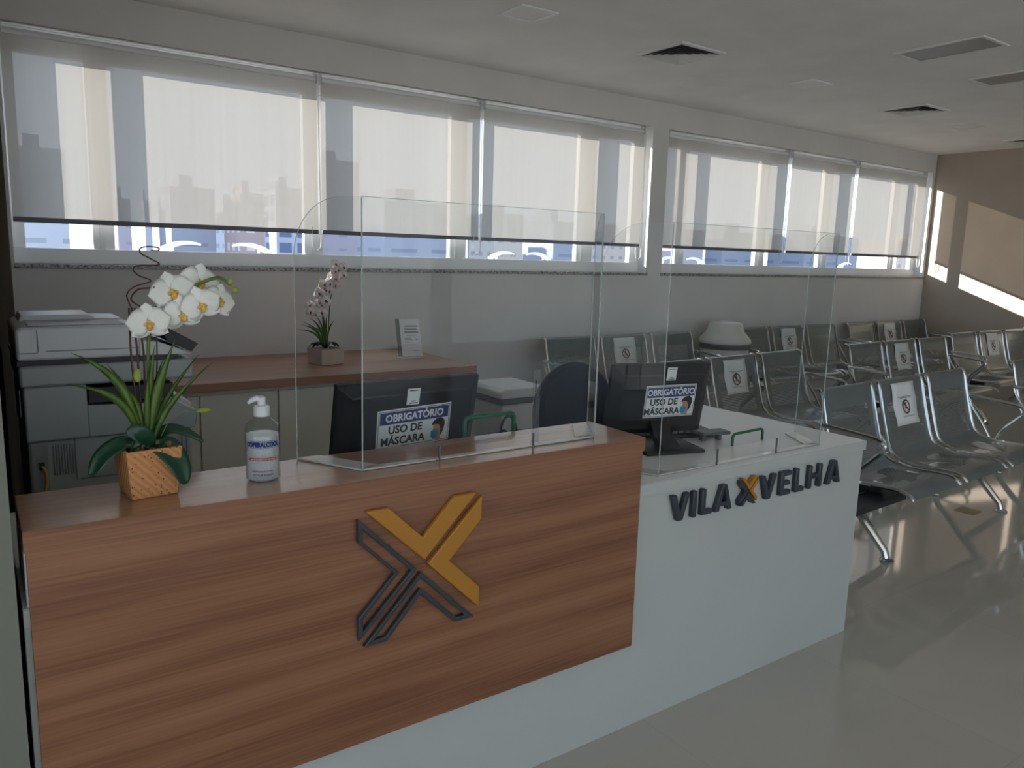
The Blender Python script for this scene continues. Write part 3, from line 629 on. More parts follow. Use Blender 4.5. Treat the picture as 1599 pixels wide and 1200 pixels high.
def monitor(label, loc, rz, w, h, base, signspec, stick, tilt=.0, lean=0):
    t = thing('monitor', label, 'monitor', loc, rz, 'desk monitors seen from behind')
    # origin: foot centre on the desk; panel back faces -Y
    zb = base
    hs = MB()
    n0 = [(-w/2, 0.010, zb), (w/2, 0.010, zb), (w/2, .010, zb+h), (-w/2, .010, zb+h)]
    n1 = [(-w/2+.035, -.018, zb+.03), (w/2-.035, -.018, zb+.03), (w/2-.035, -.018, zb+h-.03), (-w/2+.035, -.018, zb+h-.03)]
    n2 = [(x, .030, z) for x, y, z in n0]
    hs.add(n0+n1+n2, [(4, 5, 6, 7), (0, 1, 5, 4), (1, 2, 6, 5), (2, 3, 7, 6), (3, 0, 4, 7), (0, 8, 9, 1), (1, 9, 10, 2), (2, 10, 11, 3), (3, 11, 8, 0), (8, 11, 10, 9)])
    hs.build('rear_shell', 'black', t, bevel=.003)
    MB().box(-w/2+.012, .030, zb+.014, w/2-.012, .0312, zb+h-.012).build('display', 'black_gloss', t, smooth=0)
    MB().prism([(-.135, .010), (-.075, .010), (.004, zb+.04), (.004, zb+.075), (-.030, zb+.060), (-.060, zb+.015)], -.036, .036, 'X').build('stand_neck', 'black', t, bevel=.003)
    MB().prism([(-.11, -.155), (.11, -.155), (.12, .03), (-.12, .03)], 0, .012, 'Z').build('stand_base', 'black', t, bevel=.004)
    sx, sz, sw, sh, sr = signspec
    mask_sign(t, sx, -.019, sz, sw, sh, sr)
    ax, az, aw, ah = stick
    s = MB().box(-aw/2, -.001, -ah/2, aw/2, 0, ah/2).build('asset_sticker', 'paper', t, smooth=0); s.location = (ax, -.0185, az)
    s['label'] = 'small white sticker'
    q = MB()
    for x0, x1, z in ((-.35, .35, .38), (-.15, .2, -.28), (-.3, .38, -.40)): q.box(aw*x0, -.0015, ah*(z-.03), aw*x1, -.001, ah*(z+.03))
    q.build('sticker_print', 'ink', s, smooth=0)
    piv = Matrix.Translation((0, 0, zb)) @ Matrix.Rotation(math.radians(11), 4, 'X') @ Matrix.Translation((0, 0, -zb))
    bpy.context.view_layer.update()
    for ch in ALL_CH(t):
        if not ch.name.startswith('stand'): ch.matrix_basis = piv @ ch.matrix_basis
    return t
monitor('black monitor behind the wooden counter, its back carrying the larger mask sign', (1.016, 1.96, .75), 0.03, .455, .262, .018+.002,
        (.004, .153, .236, .118, -.03), (-.008, .243, .040, .048))
monitor('black monitor on the white desktop behind the second clear screen, sign on its back', (1.925, 1.86, .75), -.26, .378, .253, .035,
        (.030, .165, .195, .116, -.02), (.020, .262, .036, .046))

# little black devices behind the second monitor: keyboard edge, card reader, papers
kb = thing('keyboard', 'black keyboard lying on the white desktop behind the right monitor', 'keyboard', (2.03, 1.94, .75), -.24)
MB().prism([(-.20, 0), (.20, 0), (.20, .012), (-.20, .022)], -.065, .065).build('base', 'black', kb, bevel=.003)
kk = MB()
for i in range(14):
    for j in range(5): kk.box(-.19+i*.027, -.055+j*.022, .018, -.168+i*.027, -.037+j*.022, .028)
kk.build('key_block', 'grey_pl', kb, smooth=0)
rd = thing('card_reader', 'small dark grey card reader leaning on the desk behind the right monitor', 'card reader', (2.16, 1.80, .75), -.2)
MB().box(-.06, -.03, .022, .06, .03, .034).build('body', 'grey_pl', rd, bevel=.004)
MB().box(.02, -.012, 0, .034, .012, .024).build('foot', 'grey_pl', rd, bevel=.002)
MB().box(-.05, -.012, 0, -.036, .012, .024).build('foot', 'grey_pl', rd, bevel=.002)

# ------------------------------------------------------------------ green rods, cable loop
def rod(x0, x1, y, z0, hh, r, label, dy=0):
    b = MB(); c = .012
    pts = [(x0, y, z0+.001), (x0, y, z0+hh-c), (x0+c*.3, y, z0+hh-c*.3), (x0+c, y, z0+hh), (x1-c, y+dy, z0+hh), (x1-c*.3, y+dy, z0+hh-c*.3), (x1, y+dy, z0+hh-c), (x1, y+dy, z0+.001)]
    b.tube(pts, r, 10); o = b.build('green_holder', 'green'); 
    return tag(o, label, 'holder', 'green bent rods on the desk')
rod(1.118, 1.285, 1.80, .75, .182, .0065, 'thick green bent rod rising behind the wooden counter, right of the left monitor')
rod(2.149, 2.325, 1.70, .75, .042, .0050, 'low green bent rod on the white desktop behind the right clear screen', dy=0.01)
cb = MB().tube(bez([(1.30, 1.86, .7545), (1.275, 1.87, .80), (1.272, 1.87, .845), (1.300, 1.87, .862), (1.325, 1.87, .838), (1.312, 1.88, .80), (1.300, 1.885, .83), (1.305, 1.89, .875), (1.328, 1.89, .900), (1.352, 1.89, .880), (1.360, 1.88, .82), (1.365, 1.87, .7545)], 6), .0042, 8).build('cable_loop', 'black')
tag(cb, 'black coiled cable sticking up behind the wooden counter beside the green rod', 'cable')

# ------------------------------------------------------------------ sanitiser bottle
bt = thing('sanitizer_bottle', 'clear pump bottle of hand sanitiser with blue lettering on the wooden counter', 'bottle', (.498, 1.612, .895), -.30)
R = .0355
MB().lathe([(.030, .0), (R, .005), (R, .115), (.034, .120), (.013, .139), (.012, .146)], n=32).build('body', 'bottle_clear', bt, smooth=50)
MB().lathe([(.028, .002), (R-.002, .007), (R-.002, .100), (.005, .101)], n=32).build('gel', 'gel', bt, smooth=50)
MB().lathe([(.0165, .139), (.0165, .158), (.014, .161), (.008, .162), (.0075, .172), (.002, .172)], n=24).build('pump_collar', 'printer_w', bt, smooth=40)
sp_ = MB().tube([(.006, 0, .170), (-.010, 0, .176), (-.020, 0, .172), (-.027, 0, .166)], [.0075, .0070, .0055, .0035], 10); sp_.lathe([(.0085, .165), (.0085, .178), (.006, .180)], n=16)
sp_.build('pump_head', 'printer_w', bt, smooth=50)
def band(z0, z1, a0, a1, mn, nm, dr=.0004):
    mb = MB(); n = 16
    for i in range(n):
        t0 = a0+(a1-a0)*i/n; t1 = a0+(a1-a0)*(i+1)/n; r_ = R+dr
        mb.add([(r_*math.sin(t0), -r_*math.cos(t0), z0), (r_*math.sin(t1), -r_*math.cos(t1), z0), (r_*math.sin(t1), -r_*math.cos(t1), z1), (r_*math.sin(t0), -r_*math.cos(t0), z1)], [(0, 1, 2, 3)])
    return mb.build(nm, mn, bt, smooth=60)
text('COPERALCOOL', .0135, 'ink_blue', 'brand_text', bt, .0009, xs=.74, wrap=R+.0006, at=(0, 0, .083))
band(.0755, .0763, -.75, .75, 'ink_blue', 'label_line'); band(.0905, .0913, -.75, .75, 'ink_blue', 'label_line')
band(.049, .0545, -.85, .85, 'ink_red', 'label_band')
text('GEL ANTISSÉPTICO DE MÃOS', .0040, 'paper', 'label_text', bt, .0001, wrap=R+.0010, at=(0, 0, .0517))
text('PESO LÍQUIDO 440g', .0050, 'ink_red', 'label_text', bt, .0001, wrap=R+.0006, at=(0, 0, .026))
text('ACT 70 DE 24 HORAS', .0046, 'ink_blue', 'label_text', bt, .0001, wrap=R+.0006, at=(0, 0, .0185))
band(.033, .0336, -.45, .3, 'ink_grey', 'label_line'); band(.0572, .0578, -.5, .4, 'ink_grey', 'label_line')

# ------------------------------------------------------------------ front orchid
def flower(parent, c, r, facing=(0, -1, .1), roll=0, pm='petal', lm='orange', full=True):
    fz = Vector(facing).normalized(); ux = Vector((1, 0, 0)); ux = (ux-fz*ux.dot(fz)).normalized(); uy = fz.cross(ux)*-1
    if uy.z < 0: uy = -uy
    cr_, sr_ = math.cos(roll), math.sin(roll); ax = ux*cr_+uy*sr_; ay = -ux*sr_+uy*cr_; C = Vector(c)
    root = MB().sphere(C+fz*r*.08, r*.12, 10, sc=(1, 1, 1.1)).build('orchid_flower', lm, parent, smooth=60)
    def pet(ang, ln, wd, off, cup, nm='petal'):
        mb = MB(); nu, nv = 7, 6; vs = []
        d = ax*math.cos(ang)+ay*math.sin(ang); s__ = -ax*math.sin(ang)+ay*math.cos(ang)
        for i in range(nu+1):
            u = i/nu; hw = wd*(math.sin(math.pi*min(1, (u*.93+.07))**.85)**.62)
            for j in range(nv+1):
                v = j/nv*2-1
                p = C+d*(ln*u*(1-.06*v*v))+s__*(hw*v)+fz*(off+cup*(u*u-.4*u)*ln - .18*wd*v*v + .03*ln*math.sin(5*u+3*v))
                vs.append(p)
        fs = [(i*(nv+1)+j, i*(nv+1)+j+1, (i+1)*(nv+1)+j+1, (i+1)*(nv+1)+j) for i in range(nu) for j in range(nv)]
        mb.add(vs, fs); o = mb.build(nm, pm, root, smooth=80)
        so = o.modifiers.new('thick', 'SOLIDIFY'); so.thickness = .0008
    for a in (90, 215, 325): pet(math.radians(a), r*1.0, r*.42, -r*.05, -.10, 'sepal')
    for a in (8, 172): pet(math.radians(a), r*1.02, r*.66, r*.03, -.12)
    lip = MB().sphere(C+fz*r*.16-ay*r*.17, r*.13, 10, sc=(1.0, .8, 1.5)); lip.sphere(C+fz*r*.08-ay*r*.05+ax*r*.12, r*.09, 8, sc=(1.3, .7, 1)); lip.sphere(C+fz*r*.08-ay*r*.05-ax*r*.12, r*.09, 8, sc=(1.3, .7, 1))
    lip.build('lip', lm, root, smooth=60)
    return root
def blade(parent, base, tip, w, sag=.02, m='blade', name='grass_blade'):
    B, T_ = Vector(base), Vector(tip); d = T_-B; side = Vector((1, 0, .0)); side = (side-d.normalized()*side.dot(d.normalized())).normalized()
    mb = MB(); n = 10; vs = []
    for i in range(n+1):
        u = i/n; p = B+d*u+Vector((0, 0, sag*math.sin(math.pi*u)*1.0))+Vector((-d.x*.18*math.sin(math.pi*u), 0, 0))
        hw = w*(.55+.45*math.sin(math.pi*min(u*1.1, 1)))*(1-u**4)+.0003
        vs += [p-side*hw, p+Vector((0, -.0015-.15*hw, 0)), p+side*hw]
    fs = []
    for i in range(n): fs += [(3*i, 3*i+1, 3*i+4, 3*i+3), (3*i+1, 3*i+2, 3*i+5, 3*i+4)]
    mb.add(vs, fs); o = mb.build(name, m, parent, smooth=70); s = o.modifiers.new('thick', 'SOLIDIFY'); s.thickness = .0008; return o
def broad_leaf(parent, pts, w, nrm, m='leaf'):
    P = bez(pts, 5); mb = MB(); vs = []; n = len(P)-1; Nn = Vector(nrm).normalized(); K = 6
    for i, p in enumerate(P):
        u = i/n; t = (P[min(i+1, n)]-P[max(i-1, 0)]).normalized(); s = t.cross(Nn).normalized(); up_ = s.cross(t)
        hw = w*(math.sin(math.pi*(.06+.92*u**.9))**.6)
        for k in range(K+1):
            v = k/K*2-1; vs.append(p+s*hw*v+up_*(abs(v)*hw*.22))
    fs = [(i*(K+1)+k, i*(K+1)+k+1, (i+1)*(K+1)+k+1, (i+1)*(K+1)+k) for i in range(n) for k in range(K)]
    mb.add(vs, fs); o = mb.build('broad_leaf', m, parent, smooth=70); s = o.modifiers.new('thick', 'SOLIDIFY'); s.thickness = .0012; return o
PX, PY, PZ = .277, 1.635, .895
op = thing('potted_orchid', 'white artificial orchid with curly twigs in a speckled tan pot on the wooden counter', 'potted plant', (PX, PY, PZ))
def loc(p): return (p[0]-PX, p[1]-PY, p[2]-PZ)
def potmesh(a0, a1, h, thick=.006):
    mb = MB(); r0 = lambda a, z: [(-a, -a, z), (a, -a, z), (a, a, z), (-a, a, z)]
    vs = r0(a0, 0)+r0(a1, h)+r0(a1-thick, h)+r0(a1-thick-.002, h-.02)
    fs = [(3, 2, 1, 0)]+[(i, (i+1) % 4, (i+1) % 4+4, i+4) for i in range(4)]+[(i+4, (i+1) % 4+4, (i+1) % 4+8, i+8) for i in range(4)]+[(i+8, (i+1) % 4+8, (i+1) % 4+12, i+12) for i in range(4)]+[(12, 13, 14, 15)]
    return mb.add(vs, fs)
pt = potmesh(.043, .052, .098).build('pot', 'pot', op, bevel=.009, seg=4); pt.rotation_euler = (0, 0, .10)
mo = MB()
for i in range(26): mo.sphere((random.uniform(-.035, .035), random.uniform(-.035, .035), .095+random.uniform(-.004, .008)), random.uniform(.006, .012), 6)
mo.build('moss', 'moss', op)
FB = (PX, PY, PZ+.095)
for tip, w_, sg, dy in (((.155, 1.182), .0085, .03, -.01), ((.144, 1.125), .0075, .028, -.02), ((.217, 1.154), .005, .012, .02), ((.236, 1.115), .0065, .02, .0), ((.336, 1.199), .0105, -.005, -.005),
                    ((.401, 1.152), .006, .0, -.02), ((.387, 1.162), .0055, -.005, .03), ((.300, 1.190), .0080, 0, .0), ((.318, 1.16), .006, 0, .02), ((.285, 1.15), .006, 0, -.01)):
    blade(op, loc((PX+(tip[0]-PX)*.06, PY+dy*.3, FB[2])), loc((tip[0], PY+dy, tip[1])), w_, sg)
for pts, w_, nr in (([(.268, 1.63, .985), (.235, 1.62, 1.003), (.195, 1.605, .985), (.172, 1.60, .950)], .020, (0, -.5, 1)),
                 ([(.278, 1.63, .985), (.30, 1.60, .992), (.322, 1.585, .96), (.334, 1.578, .918)], .029, (.5, -1, .6)),
                 ([(.272, 1.62, .985), (.262, 1.60, 1.008), (.25, 1.59, 1.022), (.243, 1.588, 1.018)], .026, (-.1, -1, .35)),
                 ([(.285, 1.64, .985), (.315, 1.64, 1.015), (.350, 1.64, 1.008), (.385, 1.64, .985)], .016, (0, -.5, 1))):
    broad_leaf(op, [loc(p) for p in pts], w_, nr)
# stems and twigs
st = MB().tube([loc(p) for p in bez([(.283, 1.64, .98), (.287, 1.64, 1.08), (.290, 1.65, 1.17), (.300, 1.66, 1.22), (.335, 1.665, 1.27), (.38, 1.665, 1.30), (.43, 1.66, 1.32), (.455, 1.66, 1.305)], 6)], .0035, 8); st.build('flower_stem', 'stem', op)
for xo in (-.008, .0, .008):
    MB().tube([loc(p) for p in bez([(.275+xo*.5, 1.645, .98), (.272+xo, 1.65, 1.08), (.272+xo*1.4, 1.66, 1.18), (.268+xo*.6, 1.67, 1.26)], 5)], .0019, 6).build('twig', 'twig', op)
c1 = [(.267, 1.261), (.264, 1.277), (.264, 1.288), (.274, 1.302), (.302, 1.313), (.284, 1.322), (.277, 1.332), (.284, 1.341), (.321, 1.344), (.302, 1.356), (.288, 1.365), (.290, 1.375), (.307, 1.379), (.322, 1.377), (.317, 1.372), (.305, 1.372)]
MB().tube([loc(p) for p in bez([(a, 1.67+.02*math.sin(i*1.2), b) for i, (a, b) in enumerate(c1)], 4)], .0014, 6).build('curly_twig', 'twig', op)
c1 = [(.310, 1.300), (.300, 1.298), (.282, 1.295), (.267, 1.279), (.271, 1.270), (.285, 1.261), (.300, 1.257), (.313, 1.261)]
MB().tube([loc(p) for p in bez([(a, 1.665+.015*math.sin(i), b) for i, (a, b) in enumerate(c1)], 4)], .0017, 6).build('curly_twig', 'twig', op)
MB().tube([loc((.332, 1.66, 1.242)), loc((.318, 1.66, 1.228)), loc((.309, 1.66, 1.216)), loc((.307, 1.655, 1.16)), loc((.295, 1.65, 1.0))], .0015, 6).build('twig', 'twig', op)
for (a, b), r_, fc, rl, dy in (((.292, 1.232), .042, (-.1, -1, .05), .1, -.02), ((.342, 1.291), .046, (-.1, -1, .2), .25, 0), ((.399, 1.308), .045, (.2, -1, .1), -.2, .02),
                           ((.357, 1.247), .042, (.1, -1, -.1), .15, -.01), ((.391, 1.265), .042, (0, -1, 0), .3, -.02), ((.436, 1.272), .040, (.45, -1, .1), -.3, .01)):
    flower(op, loc((a, 1.66+dy, b)), r_, fc, rl)
for a, b in ((.454, 1.311), (.464, 1.294)): MB().sphere(loc((a, 1.66, b)), .0065, 10, sc=(1, 1, 1.1)).build('bud', 'budg', op)
MB().tube([loc(p) for p in bez([(.300, 1.63, 1.0), (.315, 1.62, 1.035), (.340, 1.61, 1.056), (.372, 1.61, 1.058)], 5)], .0010, 6).build('bud_stem', 'stem', op)
MB().sphere(loc((.380, 1.61, 1.056)), .0095, 10, sc=(1.5, .8, .55)).build('bud', 'budg', op)
MB().sphere(loc((.262, 1.61, 1.135)), .008, 10, sc=(.9, .8, 1.7)).build('bud', 'budg', op)

# ------------------------------------------------------------------ printer
pr = thing('multifunction_printer', 'tall grey-white multifunction printer standing behind the counter at the left', 'printer', (.33, 2.62, 0))
def PR(mb, name, m, lab=None, **k):
    mb.v = [(x-.33, y-2.62, z) for x, y, z in mb.v]; o = mb.build(name, m, pr, **k)
    if lab: o['label'] = lab
    return o
PR(MB().box(.115, 2.42, .03, .535, 2.86, .845), 'body', 'printer', bevel=.008)
PR(MB().box(.10, 2.43, 0, .54, 2.85, .03), 'base_plinth', 'grey_pl', bevel=.004)
PR(MB().box(.112, 2.405, .845, .262, 2.86, .996).box(.262, 2.52, .845, .40, 2.86, .996), 'upper_body', 'printer', bevel=.006)
PR(MB().prism([(.262, .845), (.545, .845), (.550, .880), (.550, .896), (.50, .925), (.262, .937)], 2.41, 2.86), 'output_bay', 'printer', bevel=.003)
PR(MB().prism([(.395, .985), (.400, .930), (.548, .893), (.556, .897), (.553, .905), (.430, .985)], 2.50, 2.86), 'output_shelf', 'printer_w', 'white sloping output shelf', bevel=.002)
PR(MB().box(.266, 2.4035, .943, .485, 2.518, .985), 'output_slot', 'black', 'dark paper output slot', smooth=0)
PR(MB().box(.106, 2.40, .996, .545, 2.86, 1.055), 'scanner_body', 'printer', bevel=.008)
PR(MB().box(.103, 2.402, 1.055, .50, 2.86, 1.068), 'seal_strip', 'black', 'black strip below the scanner lid', smooth=0)
PR(MB().prism([(.103, 1.068), (.400, 1.068), (.400, 1.150), (.394, 1.158), (.118, 1.158), (.103, 1.150)], 2.400, 2.78), 'scanner_lid', 'printer_w', 'white scanner lid', bevel=.008)
PR(MB().prism([(.122, 1.157), (.392, 1.157), (.386, 1.161), (.318, 1.163), (.300, 1.174), (.130, 1.174)], 2.60, 2.78), 'document_feeder', 'printer_w', bevel=.003)
PR(MB().box(.135, 2.43, 1.158, .37, 2.60, 1.160), 'feeder_tray', 'printer', bevel=.001)
PR(MB().prism([(.400, 1.068), (.545, 1.068), (.520, 1.080), (.45, 1.108), (.400, 1.112)], 2.405, 2.80), 'control_deck', 'printer_w', bevel=.004)
PR(MB().prism([(.452, 1.150), (.458, 1.158), (.560, 1.098), (.540, 1.075), (.475, 1.108)], 2.40, 2.70), 'control_panel', 'black', 'tilted black touch panel', bevel=.002)
# seams, side grille, connector recess
sm = MB().box(.255, 2.4185, .84, .258, 2.4205, .85)
sm.box(.115, 2.4185, .8425, .53, 2.4195, .8455).box(.235, 2.4185, .725, .53, 2.4195, .728).box(.225, 2.4185, .726, .2275, 2.4195, .843).box(.505, 2.4185, .2, .508, 2.4195, .84).box(.518, 2.4185, .2, .521, 2.4195, .84)
PR(sm, 'panel_seam', 'grey_pl', smooth=0)
sm = MB().box(.17, 2.3985, 1.092, .40, 2.3995, 1.094).box(.152, 2.3985, 1.092, .154, 2.3995, 1.15).box(.103, 2.3985, 1.088, .152, 2.3995, 1.090).box(.103, 2.4035, .92, .105, 2.4045, .99)
PR(sm, 'lid_seam', 'grey_pl', smooth=0)
gr = MB()
for i in range(9): gr.box(.172+i*.0065, 2.4180, .745, .1748+i*.0065, 2.4195, .83)
PR(gr, 'vent_grille', 'grey_pl', smooth=0)
PR(MB().box(.122, 2.4175, .55, .160, 2.4195, .832), 'cable_recess', 'louvre', smooth=0)
PR(MB().box(.138, 2.412, .765, .150, 2.4175, .785).box(.142, 2.412, .68, .152, 2.4175, .70), 'socket', 'black', smooth=0)
PR(MB().tube(bez([(.144, 2.411, .775), (.152, 2.405, .76), (.152, 2.405, .73), (.146, 2.408, .70), (.142, 2.41, .66), (.142, 2.41, .56)], 5), .0035, 8), 'cable', 'cable_y', 'yellow cable')

# ------------------------------------------------------------------ credenza with its things
cd = thing('credenza', 'long low cabinet with cream doors and brown wood top against the window wall', 'cabinet', (1.5, 4.15, 0))
def CD(mb, name, m, **k):
    mb.v = [(x-1.5, y-4.15, z) for x, y, z in mb.v]; return mb.build(name, m, cd, **k)
CD(MB().box(.50, 3.70, .715, 2.375, 4.595, .755), 'top', 'wood_red', bevel=.002)
CD(MB().box(.52, 3.76, .06, 2.35, 4.58, .715), 'carcass', 'cream_lam', bevel=.002)
CD(MB().box(.54, 3.80, 0, 2.33, 4.58, .06), 'plinth', 'grey_pl', smooth=0)
for a, c in ((.522, .866), (.870, 1.237), (1.241, 1.607), (1.611, 1.975), (1.979, 2.348)):
    CD(MB().box(a+.002, 3.742, .075, c-.002, 3.76, .690), 'door', 'cream_lam', bevel=.0015)
o2 = thing('potted_orchid', 'small pink and white orchid in a cream square pot on the low cabinet', 'potted plant', (1.632, 4.11, .755), 0)
pp = potmesh(.070, .074, .088, .006).build('pot', 'pot_white', o2, bevel=.005); pp.rotation_euler = (0, 0, .78+.03-.60)
for a in range(9):
    an = math.radians(-20+a*26+random.uniform(-8, 8)); ln = random.uniform(.06, .10)
    broad_leaf(o2, [(0, 0, .085), (ln*.4*math.cos(an), ln*.4*math.sin(an), .115), (ln*.8*math.cos(an), ln*.8*math.sin(an), .108), (ln*math.cos(an), ln*math.sin(an), .092)], .020, (0, 0, 1))
for tx, tz in ((-.175, .20), (-.13, .235), (-.10, .26), (-.15, .225), (-.06, .27), (.0, .26), (.055, .245), (-.03, .30), (-.08, .21)):
    blade(o2, (tx*.08, 0, .09), (tx, random.uniform(-.03, .03), tz), .0055, .025)
st_pts = [[(0, 0, .09), (-.01, 0, .2), (-.02, 0, .32), (-.035, 0, .42), (-.02, 0, .47)], [(.01, 0, .09), (.02, 0, .22), (.03, 0, .34), (.055, 0, .45), (.09, 0, .53)]]
for s__ in st_pts: MB().tube(bez(s__, 5), .003, 6).build('flower_stem', 'stem', o2)
random.seed(3)
for i in range(30):
    u = i/29; x = -.060+.15*u+random.uniform(-.045, .04)*(1.1-u*.5); z = .29+.245*u+random.uniform(-.025, .02)
    flower(o2, (x, random.uniform(-.03, .02), z), random.uniform(.027, .036), (random.uniform(-.5, .5), -1, random.uniform(-.3, .3)), random.uniform(-.5, .5), 'petal_pink', 'magenta')
sg = thing('counter_sign', 'small printed notice in a tilted clear stand on the low cabinet', 'sign', (2.19, 4.15, .755), -.25)
b = MB().box(-.062, -.002, 0, .062, .002, .235); o = b.build('notice_sheet', 'paper', sg, smooth=0); o.rotation_euler = (math.radians(-26), 0, 0); o.location = (0, -.03, .014)
q = MB()
for z, x0, x1, hh in ((.185, -.032, .045, .008), (.165, -.034, .040, .008), (.145, -.036, .048, .009), (.128, -.028, .036, .004), (.11, -.04, .0, .003), (.10, -.04, .01, .003), (.082, -.04, -.01, .003), (.068, -.04, .03, .003), (.03, .005, .045, .003), (.10, .03, .04, .008)): q.box(x0, -.003, z, x1, -.002, z+hh)
q.build('print_line', 'ink_grey', o, smooth=0)
MB().box(-.085, -.004, -.003, -.062, .004, .235).build('dark_edge', 'grey_pl', o, smooth=0)
MB().prism([(-.085, -.05), (.07, -.05), (.07, .04), (-.085, .04)], 0, .004, 'Z').build('stand_foot', 'acr_foot_lit', sg, bevel=.001)
MB().box(-.06, -.022, .004, .05, -.016, .030).build('stand_foot', 'acr_foot_lit', sg, bevel=.001)

# ------------------------------------------------------------------ bins
b1 = thing('waste_bin', 'square white bin with a grey band under its lid, beside the low cabinet', 'bin', (2.565, 3.66, .0))
MB().prism([(-.15, -.16), (.15, -.16), (.15, .16), (-.15, .16)], 0, .555, 'Z').build('body', 'bin', b1, bevel=.015, seg=3)
MB().box(-.162, -.172, .555, .162, .172, .588).build('rim', 'grey_pl', b1, bevel=.008)
MB().prism([(-.168, .588), (.168, .588), (.168, .625), (.14, .645), (-.14, .645), (-.168, .625)], -.178, .178).build('lid', 'bin', b1, bevel=.008, seg=3)
b2 = thing('waste_bin', 'round white bin with domed swing lid between two groups of seats', 'bin', (5.27, 4.33, 0))
MB().lathe([(.15, 0), (.155, .01), (.20, .64), (.20, .66)], n=32).build('body', 'bin', b2, smooth=50)
MB().lathe([(.205, .655), (.21, .66), (.21, .70), (.20, .705)], n=32).build('rim', 'grey_pl', b2, smooth=50)
MB().lathe([(.215, .702), (.22, .71), (.215, .73), (.19, .76), (.155, .80), (.14, .86), (.12, .875), (.01, .88)], n=32).build('lid', 'bin', b2, smooth=50)

# ------------------------------------------------------------------ office chair
oc = thing('office_chair', 'dark navy office chair with rounded back behind the reception desk', 'office chair', (2.29, 2.82, 0), -.05)
pf = []
for k in range(25):
    a = math.pi*k/24; pf.append((.208*math.cos(a), .675+.222*math.sin(a)**.92))
pf = [(.195, .48)]+pf+[(-.195, .48)]
MB().prism(pf, -.13, -.075).build('backrest', 'navy', oc, bevel=.018, seg=4)
MB().prism([(a*1.035, .66+(b-.66)*1.03 if b > .66 else b) for a, b in pf], -.085, -.07).build('back_shell', 'black', oc, bevel=.004)
MB().box(-.22, -.06, .43, .22, .36, .50).build('seat', 'navy', oc, bevel=.03, seg=4)
MB().tube([(0, -.085, .55), (0, -.10, .45), (0, -.02, .40), (0, .12, .40)], .018, 8).build('back_support', 'black', oc)
MB().tube([(0, .14, .08), (0, .14, .43)], .028, 12).build('gas_column', 'black', oc)
for k in range(5):
    a = 2*math.pi*k/5+.3; c_, s__ = math.cos(a), math.sin(a)
    l = MB().tube([(0, .14, .10), (.28*c_, .14+.28*s__, .065)], [.025, .016], 8).build('base_leg', 'black', oc)
    MB().tube([(.28*c_-.018*s__, .14+.28*s__+.018*c_, .028), (.28*c_+.018*s__, .14+.28*s__-.018*c_, .028)], .027, 12).build('castor', 'black', l)

# ------------------------------------------------------------------ waiting benches
PROF = [(.030, .797), (.008, .795), (-.004, .782), (-.012, .755), (-.024, .70), (-.042, .63), (-.062, .56), (-.080, .50), (-.100, .455), (-.130, .428), (-.175, .414), (-.23, .408), (-.30, .409), (-.37, .414), (-.41, .415), (-.440, .410), (-.462, .398), (-.476, .384)]
SW, PITCHX = .450, .532
def seat_mb():
    mb = MB(); nx = 8; P = PROF; xs_ = [SW*i/nx for i in range(nx+1)]; vs = []
    arc = [0]
    for i in range(1, len(P)): arc.append(arc[-1]+math.hypot(P[i][0]-P[i-1][0], P[i][1]-P[i-1][1]))
    for (y, z) in P:
        for x in xs_: vs.append((x, y, z))
    b = 0; mb.v = vs
    for i in range(len(P)-1):
        for j in range(nx):
            mb.f.append((i*(nx+1)+j, i*(nx+1)+j+1, (i+1)*(nx+1)+j+1, (i+1)*(nx+1)+j))
            mb.mi.append(1 if (1 <= j <= nx-2 and (4 <= i <= 7 or 10 <= i <= 12)) else 0)
    return mb, arc
def seat_shell(parent, x0):
    mb, arc = seat_mb(); me = bpy.data.meshes.new('seat_shell'); me.from_pydata(mb.v, [], mb.f)
    me.materials.append(M['seat']); me.materials.append(M['perf'])
    me.polygons.foreach_set('material_index', mb.mi)
    uv = me.uv_layers.new(name='UVMap')
    for p in me.polygons:
        for li in p.loop_indices:
            vi = me.loops[li].vertex_index; uv.data[li].uv = (me.vertices[vi].co.x, arc[vi//9])
    me.shade_smooth(); me.set_sharp_from_angle(angle=math.radians(50))
    o = bpy.data.objects.new('seat_shell', me); COL.objects.link(o); o.parent = parent; o.location = (x0, 0, 0)
    return o
